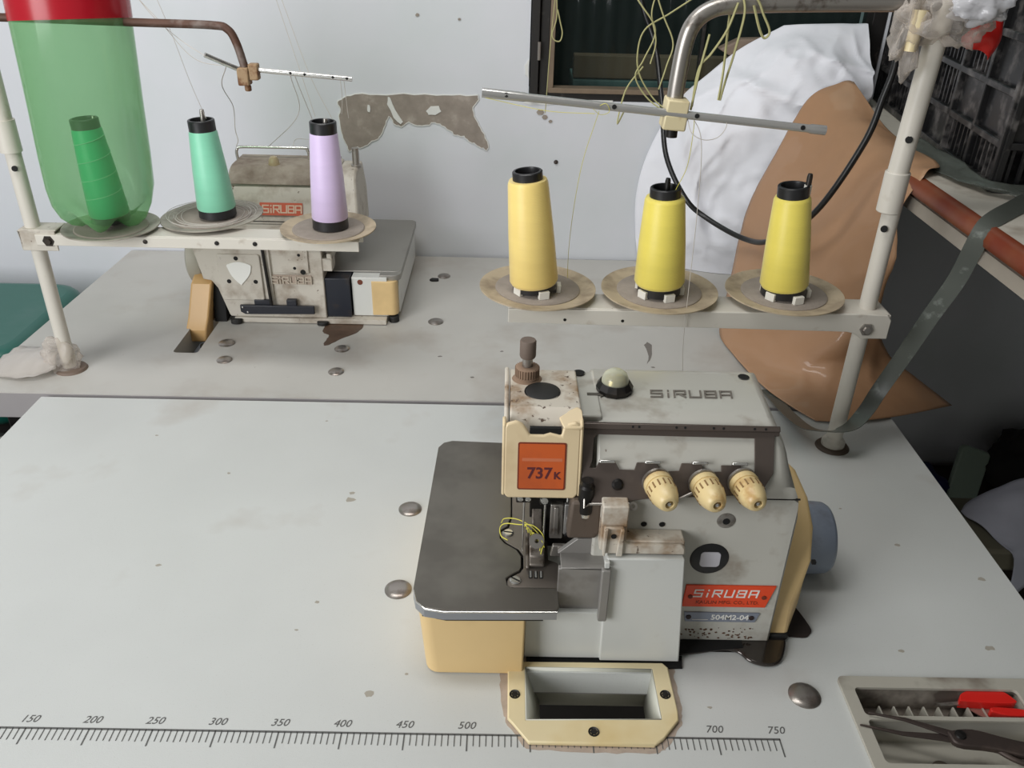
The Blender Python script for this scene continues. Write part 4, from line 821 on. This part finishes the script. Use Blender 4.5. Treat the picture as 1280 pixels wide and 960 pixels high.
# sheets
def interp(rows, nu, nv, fn=None):
    # rows: lists of control points; resample each with spline and between with spline
    R1 = [spline(r, max(1, nu//(len(r)-1))) for r in rows]; n = min(len(r) for r in R1); cols = [spline([r[i] for r in R1], nv) for i in range(n)]
    out = [[cols[i][j] for i in range(n)] for j in range(len(cols[0]))]
    if fn: out = [[fn(p, i/(n-1), j/(len(out)-1)) for i, p in enumerate(r)] for j, r in enumerate(out)]
    return out
def ridge(p, s, a, seed=0):
    q = Vector(p)*s+Vector((seed, -seed, seed*.7)); v = 1-2*abs(noise.noise(q)); v2 = 1-2*abs(noise.noise(q*2.1+Vector((4, 4, 4))))
    return Vector((0, -1, .3))*a*(max(0, v)**4+.5*max(0, v2)**5)
def wr(p, s, a, seed=0):
    q = Vector(p)*s+Vector((seed, seed, seed)); return Vector((0, -1, .3))*a*(noise.noise(q)+.5*abs(noise.noise(q*2.3)))
sack = [[(768, 1028, 3), (800, 1018, 1), (845, 1000, 0.5), (882, 985, .5), (930, 975, 1), (990, 975, 2), (1010, 990, 3)],
        [(758, 1030, 60), (800, 1006, 60), (845, 975, 60), (878, 962, 60), (930, 950, 60), (990, 960, 60), (1012, 985, 60)],
        [(754, 1030, 131), (795, 1000, 131), (840, 965, 135), (870, 955, 135), (930, 925, 135), (985, 935, 135), (1012, 980, 135)],
        [(768, 1031, 203), (800, 1005, 205), (840, 972, 208), (872, 958, 210), (935, 930, 210), (1000, 925, 215), (1040, 960, 210)],
        [(806, 1031, 285), (825, 1012, 288), (855, 985, 290), (890, 965, 292), (950, 940, 295), (1030, 935, 296), (1095, 960, 300)],
        [(857, 1031, 336), (875, 1018, 338), (905, 995, 342), (940, 975, 345), (990, 955, 345), (1050, 950, 345), (1098, 960, 345)],
        [(903, 1031, 375), (920, 1024, 378), (945, 1010, 380), (980, 995, 380), (1020, 985, 378), (1060, 985, 380), (1098, 990, 380)],
        [(967, 1032, 411), (990, 1030, 413), (1010, 1028, 414), (1035, 1027, 415), (1060, 1026, 416), (1080, 1026, 416), (1100, 1026, 417)]]
rows = interp(sack, 66, 11, lambda p, a, b: p+wr(p, .010, 16*min(1, b*3+.1)*min(1, (1-b)*4)*min(1, a*5), 3)+ridge(p, .009, 8*min(1, b*4+.1)*min(1, (1-b)*7)*min(1, a*6), 5)+Vector((0, -1, 0))*12*max(0, math.sin(a*7+b*17+1.5*math.sin(b*9)))**6*min(1, (1-b)*3)*min(1, b*3))
rows = [[Vector((p.x, min(p.y, 1033), max(p.z, .8))) for p in r] for r in rows]
back = [[Vector((p.x, 1034.5, p.z)) for p in r] for r in rows]
mb = MB(); mb.grid(rows); nr, nc = len(rows), len(rows[0])
off = len(mb.v); mb.v += [tuple(p) for r in back for p in r]
mb.f += [(off+(i+1)*nc+k, off+(i+1)*nc+k+1, off+i*nc+k+1, off+i*nc+k) for i in range(nr-1) for k in range(nc-1)]
for i in range(nr-1): mb.f += [(i*nc, (i+1)*nc, off+(i+1)*nc, off+i*nc), ((i+1)*nc-1+nc, (i+1)*nc-1, off+(i+1)*nc-1, off+(i+1)*nc-1+nc)]
for k in range(nc-1): mb.f += [(k, off+k, off+k+1, k+1), ((nr-1)*nc+k, (nr-1)*nc+k+1, off+(nr-1)*nc+k+1, off+(nr-1)*nc+k)]
tag(mb.build('white_sack', 'sack', smooth=60), 'large bulging white sack leaning on the wall beneath the window', 'sack')
kraft = [[(1030, 900, 349), (1034, 897, 351), (1038, 893, 352), (1043, 888, 351)],
         [(983, 900, 321), (1005, 860, 326), (1030, 810, 322), (1056, 760, 310)],
         [(933, 880, 222), (965, 800, 262), (1005, 690, 300), (1052, 600, 306)],
         [(906, 860, 163), (945, 770, 205), (985, 650, 265), (1022, 560, 306)],
         [(880, 800, 78), (920, 700, 130), (970, 610, 190), (1003, 555, 262)],
         [(856, 735, 8), (905, 655, 60), (965, 590, 120), (1008, 556, 200)],
         [(862, 656, 3), (905, 615, 25), (960, 570, 60), (1012, 560, 110)],
         [(880, 572, 3), (930, 560, 15), (990, 555, 30), (1055, 585, 44)],
         [(903, 519, 3), (950, 515, 8), (1020, 530, 8), (1100, 590, 10)],
         [(928, 479, 2.5), (970, 478, 3), (1040, 495, 2), (1164, 586, -34)]]
rows = interp(kraft, 42, 10, lambda p, a, b: p+wr(p, .008, 14*min(1, b*4)*min(1, (1-b)*5), 11)+ridge(p, .006, 6*min(1, b*4)*min(1, (1-b)*5), 2))
rows = [[Vector((p.x, p.y, max(p.z, 2.2) if p.x < 1030 else p.z)) for p in r] for r in rows]
mb = MB(); mb.grid(rows); tag(mb.build('kraft_paper', 'kraft', solid=.5, smooth=80), 'brown kraft paper sheet draped from the counter down onto the tables', 'paper')
# cable
mb = MB(); mb.tube(spline([(722, 1020, 470), (735, 1015, 430), (757, 1000, 377), (768, 950, 300), (775, 900, 230), (805, 860, 175), (838, 840, 150), (884, 780, 139), (901, 700, 166), (925, 620, 235), (959, 600, 328), (970, 600, 385), (975, 600, 421), (972, 600, 473), (968, 600, 520)], 10), 4.1, 12); tag(mb.build('power_cable', 'cable'), 'thick black cable hanging in a loop behind the yellow cones', 'cable')
# strap
def ribbon(P, w, nrmf, th=.8):
    P = spline(P, 8); rows = []; m = len(P)
    A = []; Bq = []
    for i, p in enumerate(P):
        d = (P[min(i+1, m-1)]-P[max(i-1, 0)]).normalized(); q = nrmf(i/(m-1)).cross(d).normalized()*w/2; A.append(p+q); Bq.append(p-q)
    N_ = [nrmf(i/(m-1)).normalized()*th/2 for i in range(m)]
    return MB().grid([[a+n for a, n in zip(A, N_)], [b+n for b, n in zip(Bq, N_)], [b-n for b, n in zip(Bq, N_)], [a-n for a, n in zip(A, N_)], [a+n for a, n in zip(A, N_)]])
sp = [(1170, 510, 304), (1110, 470, 306), (1060, 425, 306), (1016, 385, 303), (1005, 378, 285), (1012, 405, 232), (1008, 428, 177), (995, 438, 119), (978, 438, 73), (962, 425, 52), (938, 404, 42), (915, 403, 36), (903, 440, 16), (894, 490, 7), (889, 530, 4), (884, 556, 3)]
mb = ribbon(sp, 19, lambda t: Vector((-.35, -.75, .55)).lerp(Vector((.05, .35, .93)), min(1, max(0, (t-.42)*3.5))), 1)
tag(mb.build('packing_strap', mat('strap_solid', (92, 96, 90), .35, dirt=(150, 156, 150), dscale=60, dlo=.6, dhi=.8), smooth=40), 'greenish grey plastic strap trailing from the counter onto the tables by the pole', 'strap')
# grey plastic sheet under the crate
rows = interp([[(1040, 660, 304), (1044, 560, 303), (1060, 500, 305), (1110, 440, 305), (1190, 400, 304)], [(1056, 700, 309), (1064, 580, 308), (1064, 485, 309), (1130, 462, 308), (1220, 450, 304)], [(1070, 740, 312), (1078, 600, 312), (1070, 497, 314), (1130, 488, 312), (1240, 478, 310)]], 20, 6, lambda p, a, b: p+Vector((0, 0, 1))*5*abs(noise.noise(Vector(p)*.03)))
mb = MB(); mb.grid(rows); tag(mb.build('plastic_sheet', 'strap', solid=.6, smooth=80), 'crumpled greenish plastic sheet caught under the foot of the crate', 'plastic sheet')
# bag bundle on the pole top
def crumple(name, mt, cx, cy, cz, rx, ry, rz, seed, amp, label=None, cat=None, parent=None, sub=4):
    bm = bmesh.new(); bmesh.ops.create_icosphere(bm, subdivisions=sub, radius=1)
    for vv in bm.verts:
        p = vv.co.copy(); f = 1+amp*(noise.noise(p*1.6+Vector((seed,)*3))+.7*abs(noise.noise(p*3.7+Vector((seed+9,)*3)))-.25+.1*abs(noise.noise(p*7+Vector((seed,)*3))))
        vv.co = Vector((p.x*rx*f, p.y*ry*f, p.z*rz*f))
    bm.verts.index_update(); mb = MB(); mb.add([v_.co+Vector((cx, cy, cz)) for v_ in bm.verts], [tuple(w.index for w in f.verts) for f in bm.faces]); bm.free()
    o = mb.build(name, mt, parent, smooth=100); 
    if label: tag(o, label, cat)
    return o
BG = thing('plastic_bag', 'crumpled clear plastic bag bundle tied round the top of the right pole', 'bag', (940, 420, 450))
crumple('bag_body', 'poly', 938, 415, 492, 42, 24, 28, 3, .6, parent=BG)
crumple('bag_fold', 'poly2', 954, 398, 502, 26, 14, 16, 5, .5, parent=BG)
crumple('bag_tail', 'poly', 901, 412, 478, 14, 12, 32, 8, .8, parent=BG)
mb = MB(); mb.tube([(904, 408, 498), (902, 406, 462)], [7, 5.5], 16); tag(mb.build('cream_plug', 'chute'), 'cream plastic rod end hanging in the plastic bag beside the pole', 'rod')
rows = interp([[(958, 426, 473), (975, 430, 488), (992, 438, 490), (1002, 444, 486)], [(962, 428, 466), (980, 430, 472), (998, 436, 474), (1008, 446, 470)], [(968, 432, 462), (985, 436, 460), (996, 440, 454), (1000, 446, 450)]], 12, 5, lambda p, a, b: p+Vector((0, -1, 0))*4*noise.noise(p*.06))
mb = MB(); mb.grid(rows); tag(mb.build('red_bag', 'redbag', solid=.5, smooth=60), 'bright red plastic scrap sticking out of the clear bag in front of the crate', 'bag')

# ------------------------------------------------------------------ things in the dark at the right
ST = thing('low_stool', 'olive low stool seen beside the front table under the grey rag', 'stool', (1380, 585, -760))
mb = MB(); mb.prism(rrect(1222, 1540, 526, 660, 10), -290, -250); mb.build('seat', 'stool', ST, bev=6)
for (x, y) in ((1245, 546), (1518, 546), (1245, 640), (1518, 640)): MB().box(x-12, x+12, y-12, y+12, -760, -290).build('leg', 'dark', ST, bev=2)
rows = interp([[(1250, 614, -247), (1265, 626, -236), (1310, 634, -212), (1350, 638, -198), (1420, 642, -205)], [(1252, 600, -246), (1275, 598, -230), (1315, 600, -210), (1350, 602, -198), (1420, 600, -205)], [(1262, 583, -247), (1285, 572, -236), (1312, 566, -224), (1350, 562, -214), (1420, 560, -214)], [(1275, 545, -248), (1292, 536, -246), (1316, 530, -242), (1350, 527, -238), (1420, 525, -238)], [(1290, 520, -262), (1300, 519, -266), (1318, 518, -268), (1350, 518, -262), (1420, 518, -262)], [(1301, 518, -338), (1309, 517, -334), (1320, 517, -314), (1350, 517, -284), (1420, 517, -284)]], 20, 5, lambda p, a, b: p+Vector((0, -.4, 1))*12*abs(noise.noise(p*.022)))
mb = MB(); mb.grid(rows); tag(mb.build('grey_rag', 'rag', solid=2, smooth=80), 'pale grey rag hanging over the low stool beside the front table', 'rag')
mb = MB(); mb.box(1290, 1800, 820, 1025, -758, -440); tag(mb.build('dark_carton', mat('carton', (48, 38, 32), .9, var=.2), bev=4), 'dark carton on the floor under the raised counter by the wall', 'box')
crumple('navy_bag', 'bluebag', 1352, 905, -408, 50, 55, 34, 13, .3, 'navy blue cloth bag lying on the dark carton beyond the table corner', 'bag')
mb = MB(); mb.prism(rrect(-32, 32, -58, 58, 10), 0, 12, 'Z', T(1432, 905, -384) @ R('X', 62) @ R('Y', 8) @ R('Z', -18)); tag(mb.build('plastic_sheet', mat('sage_box', (150, 166, 152), .4), bev=3), 'pale greenish stiff plastic sheet propped on the dark carton beyond the table corner', 'plastic sheet')
crumple('dark_cloth', 'cloth_dark', 1590, 925, -362, 100, 80, 74, 21, .4, 'heap of dark cloth on the dark carton under the raised counter', 'cloth')

# ------------------------------------------------------------------ left: teal machine case, spotted cloth, film round the pole foot
TC = thing('teal_case', 'teal green rounded plastic case at the left behind the rear table', 'case', (-330, 800, -300))
mb = MB(); mb.prism(rrect(-560, -206, 650, 940, 60, 6), -150, -22); mb.build('case_body', 'teal', TC, bev=22, seg=5)
mb = MB(); mb.box(-390, -330, 800, 850, -22.5, -21); mb.prism(circ(-318, 768, 9, 16), -22.5, -21); mb.build('recess', 'void', TC)
mb = MB(); mb.box(-540, -230, 680, 920, -758, -150); tag(mb.build('grey_stand', 'dark', bev=4), 'dark cabinet carrying the teal case left of the rear table', 'cabinet')
rows = interp([[(-300, 300, -62), (-220, 330, -55), (-150, 340, -60), (-100, 360, -75)], [(-300, 400, -50), (-220, 410, -42), (-150, 420, -46), (-96, 430, -60)], [(-300, 500, -52), (-220, 490, -46), (-150, 495, -52), (-100, 500, -60)]], 15, 6, lambda p, a, b: p+Vector((0, 0, 1))*8*noise.noise(p*.03))
mb = MB(); mb.grid(rows); tag(mb.build('spotted_cloth', 'floral', solid=4, smooth=80), 'dark spotted cloth behind the left corner of the front table', 'cloth')
mb = MB(); mb.box(-330, -130, 300, 505, -758, -72); tag(mb.build('dark_stool', 'cloth_dark', bev=4), 'dark box under the spotted cloth left of the front table', 'box')
FM = thing('polythene_wrap', 'clear crumpled polythene wrapped round the foot of the left stand', 'plastic wrap', (-85, 580, 0))
crumple('wrap_body', 'poly', -86, 580, 20, 24, 18, 28, 31, .45, parent=FM)
rows = interp([[(-185, 560, 2), (-150, 548, 3), (-110, 545, 6), (-85, 560, 12)], [(-186, 590, 2), (-150, 590, 10), (-115, 585, 18), (-90, 582, 22)], [(-178, 640, 2), (-150, 630, 6), (-118, 620, 12), (-92, 600, 16)]], 15, 5, lambda p, a, b: p+Vector((0, 0, 1))*6*abs(noise.noise(p*.05)))
mb = MB(); mb.grid(rows); mb.build('wrap_sheet', film('white_film', (.92, .9, .88), (206, 200, 193), .45, .3), FM, solid=.5, smooth=80)

# ------------------------------------------------------------------ threads
def yarn(label, lines, mt='lint', r=.32, name='loose_thread'):
    mb = MB()
    for L_ in lines: mb.tube(spline(L_, 8) if len(L_) > 2 else L_, r, 5)
    return tag(mb.build(name, mt), label, 'thread')
yarn('pale thread rising from the mint cone past the rusty arm', [[(150, 622, 336), (142, 610, 380), (132, 600, 440), (122, 596, 480)]])
yarn('two pale threads crossing down to the short bar of the left stand', [[(95, 590, 490), (120, 588, 455), (150, 584, 430), (181, 560, 419)], [(90, 592, 490), (125, 588, 452), (160, 584, 412), (200, 583, 404)]], r=.4)
yarn('pair of threads rising from the lilac cone to the long guide bar and beyond', [[(292, 590, 348), (282, 582, 398), (262, 580, 480)], [(312, 592, 345), (292, 582, 397), (268, 580, 480)]])
yarn('threads slanting from the long guide bar down to the rear machine wire guide', [[(270, 580, 396), (250, 680, 330), (150, 880, 236)], [(275, 580, 396), (266, 700, 300), (196, 876, 250), (188, 880, 237)]], r=.45)
yarn('short pair of threads hanging at the tip of the long guide bar', [[(327, 581, 394), (326, 590, 370), (322, 600, 350)], [(331, 581, 394), (331, 590, 360), (330, 600, 345)]])
yarn('knotted thread hanging down to the rear machine thread guide', [[(196, 583, 404), (150, 700, 360), (110, 860, 300), (102, 880, 262), (104, 880, 245), (100, 880, 236)]], r=.6)
yarn('yellow thread rising from the middle yellow cone to the guide bar', [[(700, 425, 318), (708, 420, 345), (708, 412, 385), (706, 410, 396)]], 'yellowthread', .35)
yarn('long pale thread dropping from the right half of the guide bar past the beam', [[(704, 409, 398), (716, 405, 372), (720, 400, 300), (722, 398, 200), (724, 399, 150), (728, 390, 100), (740, 260, 40), (745, 210, 222)][:6]], 'lint', .4)
yarn('loose ring of thread round the right half of the guide bar', [[(700, 410, 395), (704, 400, 383), (716, 398, 377), (730, 400, 379), (738, 404, 388), (738, 409, 396)]], 'lint', .4)
yarn('looped olive cord hanging in front of the window at the left', [[(593, 1000, 470), (596, 1000, 420), (590, 1000, 395), (594, 1000, 385), (603, 1000, 384), (606, 1000, 396), (602, 1000, 412), (597, 1000, 430)]], 'olive', 1.0, 'olive_cord')
yarn('straight olive cord beside the looped one at the window edge', [[(594, 1000, 470), (588, 1000, 380), (585, 1000, 300), (584, 1005, 270)]], 'olive', .8, 'olive_cord')
yarn('tangle of olive cord in front of the window down to the guide bar', [
    [(662, 500, 520), (680, 500, 480), (694, 500, 452), (690, 500, 430), (684, 500, 405), (688, 500, 385)][:5],
    [(640, 620, 520), (668, 600, 482), (690, 600, 452), (680, 600, 420), (672, 600, 400), (690, 600, 375), (715, 590, 362), (735, 580, 362)],
    [(735, 600, 490), (705, 600, 470), (678, 600, 452), (672, 600, 425), (678, 600, 400), (700, 600, 372), (722, 590, 362)],
    [(680, 600, 412), (662, 600, 385), (650, 560, 355), (640, 420, 402)],
    [(690, 600, 500), (684, 600, 470), (692, 600, 440), (688, 600, 415)]], 'olive', .9, 'olive_cord')
yarn('olive cords knotted over the bend of the right stand arm', [
    [(738, 414, 508), (742, 412, 490), (738, 414, 455), (735, 420, 430), (733, 424, 410)],
    [(740, 412, 508), (752, 412, 503), (760, 412, 490), (768, 412, 476), (764, 412, 470), (758, 412, 478), (750, 414, 498)],
    [(735, 413, 500), (728, 413, 476), (716, 413, 455), (706, 414, 440), (704, 415, 405)],
    [(712, 413, 472), (707, 413, 440), (703, 414, 402)], [(740, 412, 508), (736, 430, 505), (733, 432, 490), (730, 414, 440), (729, 414, 412)]], 'olive', 1.2, 'olive_cord')
yarn('fine yellow thread tied round the left half of the guide bar', [[(610, 408, 404), (618, 405, 408), (622, 407, 400), (614, 412, 396), (606, 410, 402)], [(500, 410, 410), (560, 405, 400), (608, 406, 398)], [(612, 408, 400), (600, 440, 330), (595, 470, 230), (600, 480, 140)]], 'yellowthread', .28)
mb = MB(); mb.lathe([(0, 4), (3, 3), (4, 0)], along((592, 1040, 236-10), (0, -1, 0)), 10); mb.xf(T(16, 0, -47)); tag(mb.build('wall_nail', 'oldsteel'), 'small nail in the wall between the window and the leftmost yellow cone', 'nail')

# ------------------------------------------------------------------ camera and light
right = Vector((0.9997602, 0.0012203, 0.0218667)); down = Vector((0.0195745, -0.4975909, -0.8671909)); fwd = Vector((0.0098224, 0.867411, -0.4974954))
cd = bpy.data.cameras.new('camera'); cam = bpy.data.objects.new('camera', cd); C.objects.link(cam)
cam.matrix_world = Matrix(((right.x, -down.x, -fwd.x, .5236628), (right.y, -down.y, -fwd.y, -.4452690), (right.z, -down.z, -fwd.z, (578.6733764+TZ)/1000), (0, 0, 0, 1)))
cd.sensor_width = 36; cd.lens = 1056.0256/1280*36; cd.clip_start = .01; cd.clip_end = 50
bpy.context.scene.camera = cam
def area(name, loc, target, size, power, col, sy=None):
    ld = bpy.data.lights.new(name, 'AREA'); ld.energy = power; ld.size = size/1000; ld.color = col
    if sy: ld.shape = 'RECTANGLE'; ld.size_y = sy/1000
    o = bpy.data.objects.new(name, ld); C.objects.link(o); o.location = W(loc); d = W(target)-W(loc); o.rotation_euler = d.to_track_quat('-Z', 'Y').to_euler(); return o
area('daylight_opening', (-720, -760, 640), (300, 900, 100), 900, 23, (.97, .98, 1.0), 900)
area('ceiling_lamp', (250, 250, 1350), (300, 1000, 200), 900, 8, (1, .99, .97), 300)
w = bpy.data.worlds.new('world'); bpy.context.scene.world = w; w.use_nodes = True
w.node_tree.nodes['Background'].inputs[0].default_value = (.9, .9, .84, 1); w.node_tree.nodes['Background'].inputs[1].default_value = .24
area('yard_fill', (850, 1400, 1250), (850, 1300, 200), 600, 2.2, (.85, 1, .95))  # fill added to brighten the view through the ribbed glass
vs_ = bpy.context.scene.view_settings; vs_.view_transform = 'Standard'; vs_.look = 'None'; vs_.gamma = 1; vs_.exposure = 0; vs_.use_curve_mapping = False
for o in bpy.data.objects:
    if '_o' in o.keys(): del o['_o']
